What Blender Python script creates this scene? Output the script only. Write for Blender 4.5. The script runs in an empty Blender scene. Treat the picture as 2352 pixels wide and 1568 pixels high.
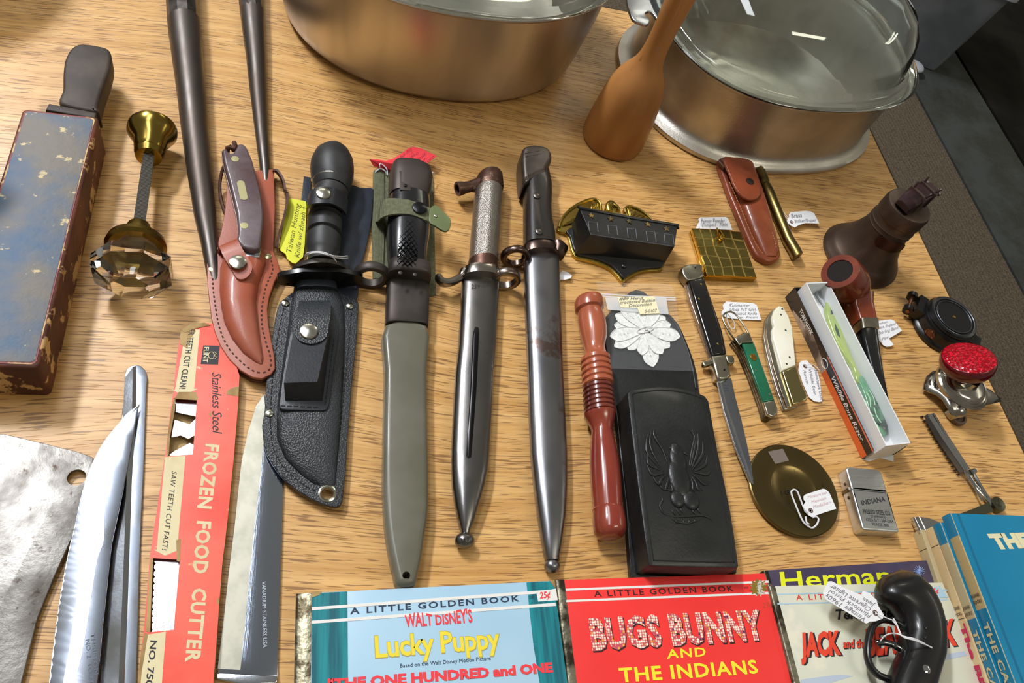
import bpy, bmesh, math, random
from mathutils import Vector, Matrix
from mathutils.geometry import tessellate_polygon
random.seed(7)
S=.001; TZ=740.0            # millimetres to metres; height of the table top above the floor
C=bpy.context.scene.collection
PI=math.pi
# ---------------------------------------------------------------- camera
IW,IH,FPX=2352,1568,1800.0
YAW,PIT,ROL,CH=.4676,.9370,-.4504,531.4
_f=Vector((math.sin(YAW)*math.cos(PIT),math.cos(YAW)*math.cos(PIT),-math.sin(PIT)))
_r=Vector((math.cos(YAW),-math.sin(YAW),0)); _d=_f.cross(_r)
R_=math.cos(ROL)*_r+math.sin(ROL)*_d; D_=-math.sin(ROL)*_r+math.cos(ROL)*_d
CAM=Vector((0,0,CH))
cd=bpy.data.cameras.new('camera'); cam=bpy.data.objects.new('camera',cd); C.objects.link(cam)
cd.sensor_width=36; cd.lens=36*FPX/IW; cd.clip_start=.01; cd.clip_end=60
M=Matrix((R_,-D_,-_f)).transposed().to_4x4(); M.translation=Vector((0,0,(CH+TZ)*S)); cam.matrix_world=M
bpy.context.scene.camera=cam
def U(px,py=None,z=0.0):
    """the point of the photograph at height z (mm) above the table top"""
    if py is None: px,py=px[0],px[1]
    d=R_*((px-IW/2)/FPX)+D_*((py-IH/2)/FPX)+_f
    return CAM+d*((z-CH)/d.z)
# ---------------------------------------------------------------- world, lights, exposure
sc=bpy.context.scene
sc.view_settings.view_transform='Standard'; sc.view_settings.look='None'; sc.view_settings.gamma=1
sc.view_settings.use_curve_mapping=False; sc.view_settings.exposure=0.0
wd=bpy.data.worlds.new('room_air'); sc.world=wd; wd.use_nodes=True
wd.node_tree.nodes['Background'].inputs[0].default_value=(.86,.80,.66,1)
wd.node_tree.nodes['Background'].inputs[1].default_value=.24
def area(name,loc,sx,sy,e,col,rz=0):
    l=bpy.data.lights.new(name,'AREA'); l.shape='RECTANGLE'; l.size=sx; l.size_y=sy; l.energy=e; l.color=col
    o=bpy.data.objects.new(name,l); C.objects.link(o); o.location=Vector(loc)*S+Vector((0,0,TZ*S)); o.rotation_euler=(0,0,rz)
    return o
area('ceiling_tube_light',(-1980,2850,3550),1.2,.42,275,(.95,.97,1.0),1.3)
area('ceiling_tube_light_left',(-490,930,2060),1.15,.38,14,(.93,.96,1.0),1.35)
area('ceiling_tube_light_far',(1900,3300,2100),1.3,.2,14,(1,.97,.80),.1)
area('ceiling_tube_light_right',(4300,900,2100),1.3,.2,12,(1,.97,.80),1.4)
area('ceiling_tube_light_back',(-200,4300,2100),1.3,.2,12,(1,.97,.80),.1)
area('fill_light_near',(1500,-500,2500),1.3,.3,16,(1,.96,.78),.1)  # added fill light, brightens the right side of the table
# ---------------------------------------------------------------- materials
def lin(h):
    h=h.lstrip('#'); v=[int(h[i:i+2],16)/255 for i in (0,2,4)]
    return tuple(c/12.92 if c<=.04045 else ((c+.055)/1.055)**2.4 for c in v)+(1,)
_m={}
def mat(name,col='#808080',rough=.5,metal=0,col2=None,sc2=40,det=3,lo=.4,hi=.6,bump=0,bsc=200,trans=0,ior=1.45,coat=0,
        alpha=1,stretch=None,col3=None,sc3=200,lo3=.6,hi3=.65,rvar=0,spec=.5,vor=0,wave=None,sheen=0,emit=0,mvar=None):
    if name in _m: return _m[name]
    m=bpy.data.materials.new(name); m.use_nodes=True; N=m.node_tree.nodes; L=m.node_tree.links
    b=N['Principled BSDF']; b.inputs['Base Color'].default_value=lin(col); b.inputs['Roughness'].default_value=rough
    b.inputs['Metallic'].default_value=metal; b.inputs['IOR'].default_value=ior; b.inputs['Transmission Weight'].default_value=trans
    b.inputs['Coat Weight'].default_value=coat; b.inputs['Coat Roughness'].default_value=.12; b.inputs['Alpha'].default_value=alpha
    b.inputs['Specular IOR Level'].default_value=spec
    tc=N.new('ShaderNodeTexCoord'); mp=N.new('ShaderNodeMapping'); L.new(tc.outputs['Object'],mp.inputs[0])
    if stretch: mp.inputs['Scale'].default_value=stretch
    out=None
    def noise(s,d):
        n=N.new('ShaderNodeTexNoise'); n.inputs['Scale'].default_value=s; n.inputs['Detail'].default_value=d; n.inputs['Roughness'].default_value=.62
        L.new(mp.outputs[0],n.inputs['Vector']); return n
    def ramp(src,a,c):
        r=N.new('ShaderNodeMapRange'); r.inputs[1].default_value=a; r.inputs[2].default_value=c; L.new(src,r.inputs[0]); return r.outputs[0]
    if col2:
        n=noise(sc2,det); fac=ramp(n.outputs[0],lo,hi)
        mx=N.new('ShaderNodeMix'); mx.data_type='RGBA'; L.new(fac,mx.inputs[0]); mx.inputs[6].default_value=lin(col); mx.inputs[7].default_value=lin(col2)
        out=mx.outputs[2]
        if rvar:
            r=N.new('ShaderNodeMapRange'); r.inputs[3].default_value=rough; r.inputs[4].default_value=rough+rvar; L.new(fac,r.inputs[0]); L.new(r.outputs[0],b.inputs['Roughness'])
        if mvar is not None:
            r=N.new('ShaderNodeMapRange'); r.inputs[3].default_value=metal; r.inputs[4].default_value=mvar; L.new(fac,r.inputs[0]); L.new(r.outputs[0],b.inputs['Metallic'])
    if col3:
        n=noise(sc3,5); fac=ramp(n.outputs[0],lo3,hi3)
        mx=N.new('ShaderNodeMix'); mx.data_type='RGBA'; L.new(fac,mx.inputs[0])
        if out: L.new(out,mx.inputs[6])
        else: mx.inputs[6].default_value=lin(col)
        mx.inputs[7].default_value=lin(col3); out=mx.outputs[2]
    if out: L.new(out,b.inputs['Base Color'])
    if bump or vor:
        bp=N.new('ShaderNodeBump'); bp.inputs['Distance'].default_value=.001; bp.inputs['Strength'].default_value=bump or vor
        if vor:
            v=N.new('ShaderNodeTexVoronoi'); v.inputs['Scale'].default_value=bsc; L.new(mp.outputs[0],v.inputs['Vector']); L.new(v.outputs['Distance'],bp.inputs['Height'])
        elif wave:
            v=N.new('ShaderNodeTexWave'); v.bands_direction=wave; v.inputs['Scale'].default_value=bsc; v.inputs['Distortion'].default_value=.4; L.new(mp.outputs[0],v.inputs['Vector']); L.new(v.outputs[1],bp.inputs['Height'])
        else: L.new(noise(bsc,3).outputs[0],bp.inputs['Height'])
        L.new(bp.outputs[0],b.inputs['Normal'])
    _m[name]=m; return m
def oak_mat():
    m=bpy.data.materials.new('oak_laminate'); m.use_nodes=True; N=m.node_tree.nodes; L=m.node_tree.links; b=N['Principled BSDF']
    tc=N.new('ShaderNodeTexCoord')
    def mapping(src,s,loc=(0,0,0)):
        q=N.new('ShaderNodeMapping'); q.inputs['Scale'].default_value=s; q.inputs['Location'].default_value=loc; L.new(src,q.inputs[0]); return q.outputs[0]
    def noise(v,s,d=2,ro=.5):
        n=N.new('ShaderNodeTexNoise'); n.inputs['Scale'].default_value=s; n.inputs['Detail'].default_value=d; n.inputs['Roughness'].default_value=ro; L.new(v,n.inputs['Vector']); return n.outputs[0]
    def rng(v,a,c,x=0,y=1):
        r=N.new('ShaderNodeMapRange'); r.inputs[1].default_value=a; r.inputs[2].default_value=c; r.inputs[3].default_value=x; r.inputs[4].default_value=y; L.new(v,r.inputs[0]); return r.outputs[0]
    def math_(op,a,c):
        q=N.new('ShaderNodeMath'); q.operation=op
        for i,v in enumerate((a,c)):
            if isinstance(v,(int,float)): q.inputs[i].default_value=v
            else: L.new(v,q.inputs[i])
        return q.outputs[0]
    def mix(f,a,c):
        q=N.new('ShaderNodeMix'); q.data_type='RGBA'; L.new(f,q.inputs[0])
        for i,v in ((6,a),(7,c)):
            if isinstance(v,tuple): q.inputs[i].default_value=v
            else: L.new(v,q.inputs[i])
        return q.outputs[2]
    o=tc.outputs['Object']
    # low wandering of the grain lines, gives the cathedral figure
    warp=noise(mapping(o,(2.0,4.5,1),(3,1,0)),1.0,1,.4)
    sep=N.new('ShaderNodeSeparateXYZ'); L.new(o,sep.inputs[0])
    y=math_('ADD',sep.outputs[1],math_('MULTIPLY',math_('SUBTRACT',warp,.5),.11))
    cb=N.new('ShaderNodeCombineXYZ'); L.new(sep.outputs[0],cb.inputs[0]); L.new(y,cb.inputs[1])
    v=cb.outputs[0]
    band=noise(mapping(v,(3,110,1)),1,3,.6)
    fine=noise(mapping(v,(18,520,1)),1,2,.6)
    pore=noise(mapping(v,(40,820,1)),1,1,.5)
    reg=noise(mapping(v,(6,30,1)),1,2)
    c=mix(rng(band,.35,.68),lin('#deb172'),lin('#c59454'))
    c=mix(math_('MULTIPLY',rng(fine,.42,.72),.5),c,lin('#a8753c'))
    thr=math_('ADD',pore,math_('MULTIPLY',math_('SUBTRACT',reg,.5),.34))
    pf=rng(thr,.575,.635)
    c=mix(math_('MULTIPLY',pf,.66),c,lin('#5f371b'))
    L.new(c,b.inputs['Base Color']); b.inputs['Roughness'].default_value=.36; b.inputs['Specular IOR Level'].default_value=.5
    bp=N.new('ShaderNodeBump'); bp.inputs['Distance'].default_value=.0004; bp.inputs['Strength'].default_value=.35; bp.invert=True
    L.new(math_('ADD',pf,math_('MULTIPLY',fine,.6)),bp.inputs['Height']); L.new(bp.outputs[0],b.inputs['Normal'])
    return m
# ---------------------------------------------------------------- mesh helpers (everything in mm above the table top)
def cr(pts,n=6,closed=False):
    """smooth curve through points"""
    P=[Vector(p) for p in pts]; k=len(P); out=[]
    for i in range(k if closed else k-1):
        if closed: a,b,c,d=P[(i-1)%k],P[i],P[(i+1)%k],P[(i+2)%k]
        else: a,b,c,d=P[max(i-1,0)],P[i],P[i+1],P[min(i+2,k-1)]
        for j in range(n):
            t=j/n; out.append(.5*((2*b)+(c-a)*t+(2*a-5*b+4*c-d)*t*t+(3*b-a-3*c+d)*t**3))
    if not closed: out.append(P[-1])
    return out
def inset(pts,d):
    n=len(pts); A=sum(pts[i][0]*pts[(i+1)%n][1]-pts[(i+1)%n][0]*pts[i][1] for i in range(n)); s=1 if A>0 else -1
    out=[]
    for i in range(n):
        p=Vector(pts[i][:2]); a=(p-Vector(pts[i-1][:2])); b=(Vector(pts[(i+1)%n][:2])-p)
        if a.length<1e-6 or b.length<1e-6: out.append(p); continue
        a.normalize(); b.normalize(); na=Vector((-a.y,a.x))*s; nb=Vector((-b.y,b.x))*s
        m=na+nb
        if m.length<1e-3: m=na
        m.normalize(); k=max(m.dot(na),.45); out.append(p+m*(d/k))
    return out
class MB:
    def __init__(s): s.v=[]; s.f=[]; s.mi=[]; s.k=0; s.M=None; s.g=[]
    def add(s,vs,fs,mi=None):
        s.g.append((len(s.v),len(s.f))); b=len(s.v); s.v+=[(s.M@Vector(p)) if s.M else Vector(p) for p in vs]
        for f in fs: s.f.append([b+i for i in f]); s.mi.append(s.k if mi is None else mi)
    def loft(s,rings,cap0=True,cap1=True,closed=False):
        n=len(rings[0]); vs=[p for r in rings for p in r]; fs=[]
        m=len(rings)
        for j in range(m if closed else m-1):
            a=j*n; b=((j+1)%m)*n
            for i in range(n): fs.append((a+i,a+(i+1)%n,b+(i+1)%n,b+i))
        if not closed:
            if cap0: fs.append(tuple(range(n))[::-1])
            if cap1: fs.append(tuple((m-1)*n+i for i in range(n)))
        s.add(vs,fs)
    def prism(s,pts,z0,z1,bev=0,seg=3,holes=(),bot=0):
        P=[Vector(p[:2]) for p in pts]
        rings=[]
        if bot:
            for j in range(seg,0,-1):
                t=j/seg*PI/2; rings.append((inset(P,bot*(1-math.cos(t))),z0+bot*(1-math.sin(t))))
            rings=rings[:]; rings.append((P,z0+bot))
        else: rings.append((P,z0))
        if bev:
            for j in range(seg+1):
                t=j/seg*PI/2; rings.append((inset(P,bev*(1-math.cos(t))),z1-bev*(1-math.sin(t))))
        else: rings.append((P,z1))
        n=len(P); vs=[(p.x,p.y,z) for r,z in rings for p in r]; fs=[]
        for j in range(len(rings)-1):
            for i in range(n): fs.append((j*n+i,j*n+(i+1)%n,(j+1)*n+(i+1)%n,(j+1)*n+i))
        def cap(outer,z,base,flip):
            loops=[[Vector((p.x,p.y,0)) for p in outer]]+[[Vector((h[0],h[1],0)) for h in hh] for hh in holes]
            tri=tessellate_polygon(loops); return tri
        hb=[]
        for hh in holes:
            b0=len(vs); vs+= [(h[0],h[1],z0) for h in hh]; b1=len(vs); vs+=[(h[0],h[1],z1) for h in hh]; hb.append((b0,b1,len(hh)))
            for i in range(len(hh)): fs.append((b0+i,b1+i,b1+(i+1)%len(hh),b0+(i+1)%len(hh)))
        for which in (0,1):
            outer=rings[-1][0] if which else rings[0][0]; tri=cap(outer,0,0,0); off=(len(rings)-1)*n if which else 0
            idx=[off+i for i in range(n)]
            for b0,b1,k in hb: idx+=[(b1 if which else b0)+i for i in range(k)]
            for t in tri: fs.append(tuple(idx[i] for i in t))
        s.add(vs,fs)
    def sheet(s,pts,th=.4,holes=()):
        """thin tilted sheet: 3D outline, thickness down"""
        P=[Vector(p) for p in pts]; loops=[[Vector((p.x,p.y,0)) for p in P]]+[[Vector((h[0],h[1],0)) for h in hh] for hh in holes]
        allp=P+[Vector(h) for hh in holes for h in hh]; n=len(allp); tri=tessellate_polygon(loops)
        vs=[p for p in allp]+[p-Vector((0,0,th)) for p in allp]; fs=[tuple(t) for t in tri]+[tuple(n+i for i in t[::-1]) for t in tri]
        b=0
        for k in [len(P)]+[len(h) for h in holes]:
            for i in range(k): fs.append((b+i,b+(i+1)%k,n+b+(i+1)%k,n+b+i))
            b+=k
        s.add(vs,fs)
    def lathe(s,prof,A,B,n=40,cap0=True,cap1=True,ph=0):
        """prof: (t mm along A->B, radius)"""
        A=Vector(A); ax=(Vector(B)-A).normalized(); u=ax.cross(Vector((0,0,1)))
        if u.length<1e-3: u=Vector((1,0,0))
        u.normalize(); w=u.cross(ax)
        s.loft([[A+ax*t+(u*math.cos(ph+i*2*PI/n)+w*math.sin(ph+i*2*PI/n))*max(r,.02) for i in range(n)] for t,r in prof],cap0,cap1)
    def vlathe(s,prof,P,n=48,**k):
        P=Vector(P); s.lathe([(z,r) for r,z in prof],P,P+Vector((0,0,1)),n,**k)
    def tube(s,pts,r,n=8,closed=False,flat=1):
        P=[Vector(p) for p in pts]; m=len(P); rings=[]; pu=None
        for i in range(m):
            if closed: t=P[(i+1)%m]-P[i-1]
            else: t=P[min(i+1,m-1)]-P[max(i-1,0)]
            if t.length<1e-9: t=Vector((1,0,0))
            t.normalize()
            u=t.cross(Vector((0,0,1))) if pu is None else pu-t*pu.dot(t)
            if u.length<1e-3: u=t.cross(Vector((0,1,0)))
            u.normalize(); pu=u; w=u.cross(t); rr=r[i] if isinstance(r,(list,tuple)) else r
            rings.append([P[i]+u*math.cos(a*2*PI/n)*rr+w*math.sin(a*2*PI/n)*rr*flat for a in range(n)])
        s.loft(rings,closed=closed)
    def spine(s,st,sq=1.0,n=28,e=2.0,zc=None,lift=0,zt=None,caps=True):
        """stations (Lpx,Rpx[,h]) seen in plan at their own height; body rests at `lift`, vertical half height = sq*r or h/2"""
        cs=[]
        for q in st:
            L,R=q[0],q[1]; hh=q[2] if len(q)>2 else None; z=lift+5
            for _ in range(3):
                a=U(L[0],L[1],z); b=U(R[0],R[1],z); r=(a-b).length/2
                hv=(hh/2 if hh else r*sq); z=(zc if zc is not None else lift+hv)
            c=(a+b)/2; c.z=z; cs.append((c,r,hv,(b-a).normalized()))
        rings=[]
        for c,r,hv,u in cs:
            rg=[]
            for i in range(n):
                a=i*2*PI/n; ca,sa=math.cos(a),math.sin(a)
                rg.append(c+u*(r*math.copysign(abs(ca)**(2/e),ca))+Vector((0,0,hv*math.copysign(abs(sa)**(2/e),sa))))
            rings.append(rg)
        s.loft(rings,caps,caps); return cs
    def ribbon(s,A,B,th=1.0):
        """strap between two edge curves"""
        n=len(A); A=[Vector(p) for p in A]; B=[Vector(p) for p in B]; vs=[];fs=[]
        for i in range(n):
            t=A[min(i+1,n-1)]-A[max(i-1,0)]; nn=t.cross(B[i]-A[i])
            if nn.length<1e-6: nn=Vector((0,0,1))
            nn.normalize()
            if nn.z<0: nn=-nn
            vs+=[A[i],B[i],B[i]-nn*th,A[i]-nn*th]
        for i in range(n-1):
            for j in range(4): fs.append((i*4+j,i*4+(j+1)%4,(i+1)*4+(j+1)%4,(i+1)*4+j))
        fs+=[(0,1,2,3),tuple((n-1)*4+j for j in (3,2,1,0))]; s.add(vs,fs)
    def box(s,a,b):
        x0,y0,z0=a;x1,y1,z1=b
        s.add([(x,y,z) for z in (z0,z1) for y in (y0,y1) for x in (x0,x1)],[(0,2,3,1),(4,5,7,6),(0,1,5,4),(2,6,7,3),(0,4,6,2),(1,3,7,5)])
    def dome(s,c,r,h,n=24,m=6,ax=Vector((0,0,1)),sx=1.0):
        c=Vector(c); s.vlathe([(r*math.cos(j/m*PI/2)+.01,h*math.sin(j/m*PI/2)) for j in range(m+1)],c,n) if ax.z>.99 else s.lathe([(h*math.sin(j/m*PI/2),r*math.cos(j/m*PI/2)+.01) for j in range(m+1)],c,c+ax,n)
    def ball(s,c,rx,ry=None,rz=None,n=24,m=12):
        c=Vector(c); ry=ry or rx; rz=rz or rx
        s.loft([[c+Vector((rx*math.sin(j/m*PI)*math.cos(i*2*PI/n),ry*math.sin(j/m*PI)*math.sin(i*2*PI/n),-rz*math.cos(j/m*PI))) for i in range(n)] for j in range(m+1)][1:-1])
    def each(s,name,mats,parent,label=None,ang=35):
        g=s.g+[(len(s.v),len(s.f))]
        for (v0,f0),(v1,f1) in zip(g,g[1:]):
            m=MB(); m.v=s.v[v0:v1]; m.f=[[i-v0 for i in f] for f in s.f[f0:f1]]; m.mi=s.mi[f0:f1]; m.build(name,mats,parent,label,ang)
    def build(s,name,mats,parent=None,label=None,ang=35,base=None):
        root=parent
        while root is not None and root.parent is not None: root=root.parent
        if root is not None: o0=Vector(root['o'])
        else:
            o0=Vector(base) if base is not None else Vector((sum(p.x for p in s.v)/len(s.v),sum(p.y for p in s.v)/len(s.v),min(p.z for p in s.v)))
        me=bpy.data.meshes.new(name); me.from_pydata([(p-o0)*S for p in s.v],[],s.f)
        if not isinstance(mats,(list,tuple)): mats=[mats]
        for m in mats: me.materials.append(m)
        me.polygons.foreach_set('material_index',[min(i,len(mats)-1) for i in s.mi])
        bm=bmesh.new(); bm.from_mesh(me); bmesh.ops.remove_doubles(bm,verts=bm.verts,dist=1e-7); bmesh.ops.recalc_face_normals(bm,faces=bm.faces)
        ca=math.radians(ang)
        for f in bm.faces: f.smooth=True
        for e in bm.edges:
            e.smooth=len(e.link_faces)==2 and e.calc_face_angle(9)<ca
        bm.to_mesh(me); bm.free()
        o=bpy.data.objects.new(name,me); C.objects.link(o)
        if parent is not None: o.parent=parent
        else: o.location=(o0+Vector((0,0,TZ)))*S; o['o']=tuple(o0)
        if label: o['label']=label
        return o
def thing(name,label,cat,at,group=None):
    at=Vector(at); o=bpy.data.objects.new(name,None); C.objects.link(o); o.empty_display_size=.01
    o.location=(at+Vector((0,0,TZ)))*S; o['o']=tuple(at); o['label']=label; o['category']=cat
    if group: o['group']=group
    return o
def tag(o,label,cat,group=None):
    o['label']=label; o['category']=cat
    if group: o['group']=group
    return o
def px(pts,z=0): return [U(p[0],p[1],p[2] if len(p)>2 else z) for p in pts]
def spx(pts,z=0,n=5): return [p for p in cr([U(q[0],q[1],z) for q in pts],n,True)]
def circ(c,r,n=24,z=None):
    return [Vector((c[0]+r*math.cos(i*2*PI/n),c[1]+r*math.sin(i*2*PI/n),c[2] if z is None else z)) for i in range(n)]
def off(P,dz): return [Vector((p.x,p.y,p.z+dz)) for p in P]
_cap=None
def text_geo(st,bold=0,shear=0,sp=1.0,res=2):
    cu=bpy.data.curves.new('t','FONT'); cu.body=st; cu.size=1; cu.resolution_u=res; cu.offset=bold; cu.shear=shear; cu.space_character=sp
    o=bpy.data.objects.new('t',cu); C.objects.link(o)
    dg=bpy.context.evaluated_depsgraph_get(); me=bpy.data.meshes.new_from_object(o.evaluated_get(dg))
    vs=[tuple(v.co) for v in me.vertices]; fs=[tuple(p.vertices) for p in me.polygons]
    bpy.data.objects.remove(o); bpy.data.curves.remove(cu); bpy.data.meshes.remove(me)
    return vs,fs
def write(mb,st,A,B,Cc,bold=0,shear=0,sp=1.0,lift=.12,jit=0,warp=None):
    """lettering: baseline A->B, cap height A->Cc (3D points on the surface)"""
    global _cap
    if _cap is None:
        v,_=text_geo('H'); _cap=max(p[1] for p in v)
    vs,fs=text_geo(st,bold,shear,sp)
    if not vs: return
    x0=min(p[0] for p in vs); x1=max(p[0] for p in vs); A,B,Cc=Vector(A),Vector(B),Vector(Cc)
    nn=(B-A).cross(Cc-A).normalized()
    if nn.z<0: nn=-nn
    out=[]
    for p in vs:
        u=(p[0]-x0)/(x1-x0); v=p[1]/_cap
        if warp: u,v=warp(u,v)
        out.append(A+(B-A)*u+(Cc-A)*v+nn*lift)
    mb.add(out,fs)
def wpx(mb,st,a,b,c,z,**k): write(mb,st,U(a[0],a[1],z),U(b[0],b[1],z),U(c[0],c[1],z),**k)
# ================================================================ the setting: floor
FZ=-TZ
def struct(o): o['kind']='structure'; return o
mb=MB(); mb.box((-3500,-2500,FZ-30),(1872,6000,FZ-2))
fl=mat('brown_ribbed_carpet','#5e5447',.95,col2='#3f382f',sc2=260,col3='#746a5c',sc3=520,lo3=.55,hi3=.7,bump=.9,bsc=26,wave='X',spec=.1)
struct(mb.build('floor',fl,ang=20))
mb=MB(); mb.box((1884,-2500,FZ-30),(2166,6000,FZ-3))
struct(mb.build('trim_1',mat('slate_floor_strip','#3d403f',.85,col2='#33342f',sc2=9,col3='#4a4d4c',sc3=300,bump=.3,bsc=90,spec=.2)))
mb=MB(); mb.box((1870,-2500,FZ-30),(1886,6000,FZ-12)); mb.box((2164,-2500,FZ-30),(2182,6000,FZ-12))
struct(mb.build('trim_2',mat('dark_seam','#0c0b09',.9,spec=.1)))
mb=MB(); mb.box((2180,-2500,FZ-30),(5200,6000,FZ-3))
struct(mb.build('trim_3',mat('dark_floor','#1d1b17',.9,col2='#141310',sc2=6,spec=.1)))
# ---------------------------------------------------------------- table
XE,YE=676,853
T=thing('table','long folding table with oak woodgrain laminate top','table',(0,350,-TZ))
mb=MB(); mb.prism([(-1150,70-200),(XE-3,70-200),(XE-3,YE-3),(-1150,YE-3)],-24,0); mb.build('tabletop',oak_mat(),T)
mb=MB()
for a,b in (((XE-3,-133),(XE,YE)),((-1150,YE-3),(XE-3,YE)),((-1153,-133),(-1150,YE)),((-1150,-133),(XE-3,-130))): mb.box((a[0],a[1],-25),(b[0],b[1],-.4))
mb.build('edge_band',mat('dark_edge_band','#3a2a17',.6),T)
lm=mat('grey_leg_steel','#6d6b66',.5,.8)
for x in (-950,480):
    for y in (0,720):
        mb=MB(); mb.tube([(x,y,-24),(x,y,-TZ)],14,12); mb.build('leg',lm,T)
# ---------------------------------------------------------------- superellipse pots
def oval(c,a,b,th,z,k=1.0,e=2.3,n=96,dz=0):
    ct,st=math.cos(th),math.sin(th); out=[]
    for i in range(n):
        t=i*2*PI/n; u=a*k*math.copysign(abs(math.cos(t))**(2/e),math.cos(t)); v=b*k*math.copysign(abs(math.sin(t))**(2/e),math.sin(t))
        out.append(Vector((c[0]+ct*u-st*v,c[1]+st*u+ct*v,z+dz)))
    return out
glass=mat('lid_glass','#f4faf6',.015,trans=1,ior=1.47)
alu=mat('brushed_aluminium','#cfc8c0',.33,1,col2='#b9b1a8',sc2=14,rvar=.1,bump=.08,bsc=500,stretch=(1,1,.15))
c1=(125,772); a1,b1,t1=163,144,.065
T=thing('oval_roaster','large oval polished aluminium roaster under a glass lid, at top middle','roaster',(c1[0],c1[1],0))
mb=MB(); R=[]
for k,z in ((.90,0),(.955,2.5),(.985,9),(1.0,20),(1.04,70),(1.055,108),(1.075,110),(1.08,112),(1.07,114),(1.045,112),(1.03,108),(.99,30),(.96,8),(.9,5)): R.append(oval(c1,a1,b1,t1,z,k,2.2))
mb.loft(R); mb.build('pot_body',alu,T,ang=50)
def lid(T,c,a,b,t,e,prof,name='glass_lid'):
    mb=MB(); R=[oval(c,a,b,t,z,k,e) for k,z in prof]
    inner=[oval(c,a-3.2/k*k,b-3.2,t,z-3.0,k,e) for k,z in prof[::-1]]
    R=R+inner; mb.loft(R,False,False,closed=True)
    return mb.build(name,glass,T,ang=60)
lid(T,c1,a1,b1,t1,2.2,[(1.10,116),(1.105,118),(1.09,120.5),(1.03,121),(.99,124),(.95,133),(.88,146),(.75,158),(.5,166),(.2,169),(.02,169.5)])
mb=MB(); mb.vlathe([(0,169),(9,169),(9,180),(16,186),(18,194),(14,200),(0,202)],(c1[0],c1[1],0),32,cap0=False,cap1=False); mb.build('lid_knob',glass,T)
c2=(506,731); a2,b2,t2=163,136,.19
T=thing('oval_roaster','oval hammered aluminium roaster with ridged foot rim and domed glass lid, at top right','roaster',(c2[0],c2[1],0))
ham=mat('hammered_aluminium','#cdc8c1',.38,1,col2='#b5aea5',sc2=12,rvar=.08,bump=.22,bsc=420)
mb=MB(); R=[]
for k,z in ((.98,0),(1.0,1),(1.005,3),(1.0,6),(.965,8.5),(.93,11),(.915,16),(.915,30),(.925,80),(.95,84),(.955,87),(.93,88),(.90,80),(.89,20),(.88,12)): R.append(oval(c2,a2,b2,t2,z,k,2.45))
mb.loft(R); mb.build('pot_body',ham,T,ang=50)
lid(T,c2,a2,b2,t2,2.45,[(.97,90),(1.0,91.5),(1.005,93.5),(.985,95.5),(.93,94.5),(.90,96),(.88,103),(.86,118),(.82,135),(.74,150),(.6,161),(.35,168),(.15,170),(.02,170)])
# side handle with the hooked lug
mb=MB(); hz=92
hp=[(1440,0),(1452,40),(1470,52),(1487,56),(1492,45),(1482,35),(1487,26),(1500,30),(1520,58),(1535,70),(1545,50),(1540,0),(1530,-30),(1450,-30)]
mb.prism(spx(hp,hz,4),hz-3,hz,1); mb.build('side_handle',mat('cast_aluminium','#b9bcc4',.3,1,bump=.1,bsc=300),T,label='bright cast handle lug with hooked notch')
# ---------------------------------------------------------------- wooden masher
P0=U(1404,322,0)
mb=MB(); mb.vlathe([(0,0),(30,0),(32.5,2),(33.5,6),(33.3,20),(32,40),(30,58),(27.5,72),(24,83),(19,92),(15,99),(12.5,107),(11.3,118),(11,132),(12,155),(13.5,180),(14.5,205),(14,225),(11,236),(0,240)],P0,56)
wood=mat('turned_maple','#b97f45',.5,col2='#86501f',sc2=14,lo=.35,hi=.75,col3='#5a3014',sc3=120,lo3=.66,hi3=.74,stretch=(1,1,.25),coat=.25)
tag(mb.build('potato_masher',wood,ang=40,base=P0),'turned wooden pestle masher standing upright between the two roasters','masher')
# ---------------------------------------------------------------- clear storage tote on the floor
tm=mat('clouded_plastic','#a9b0b8',.35,trans=.45,ior=1.3,alpha=.75,col2='#8d949e',sc2=6)
t0=U(2150,165,FZ); t1_=U(2060,128,FZ); ux=(t1_-t0); ux.z=0; ux.normalize(); uy=Vector((-ux.y,ux.x,0)); uy=uy if uy.y>0 else -uy
T=thing('storage_tote','translucent plastic storage tote on the floor beyond the table corner','storage bin',t0+ux*200+uy*140)
def rr(L0,L1,W0,W1,r,z,n=6):
    out=[]
    for (cx,cy,a0) in ((L1-r,W1-r,0),(L0+r,W1-r,90),(L0+r,W0+r,180),(L1-r,W0+r,270)):
        for j in range(n+1):
            a=math.radians(a0+90*j/n); p=t0+ux*(cx+r*math.cos(a))+uy*(cy+r*math.sin(a)); p.z=z; out.append(p)
    return out
mb=MB(); mb.loft([rr(0,400,0,280,22,FZ+.5),rr(-4,404,-4,284,26,FZ+20),rr(-30,430,-30,310,30,FZ+300),rr(-42,442,-42,322,34,FZ+302),rr(-42,442,-42,322,34,FZ+296),rr(-26,426,-26,306,28,FZ+292),rr(2,398,2,278,22,FZ+20),rr(6,394,6,274,18,FZ+6)])
mb.build('tub',tm,T,ang=50)
mb=MB(); mb.loft([rr(-46,446,-46,326,36,FZ+300),rr(-46,446,-46,326,36,FZ+312),rr(-30,430,-30,310,30,FZ+316)]); mb.build('bin_lid',mat('frosted_lid','#c8ccd4',.4,trans=.3,alpha=.9),T)
mb=MB(); mb.ball(U(2103,152,FZ+20),30,30,12); mb.build('corner_foot',mat('frosted_lid'),T)
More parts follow.
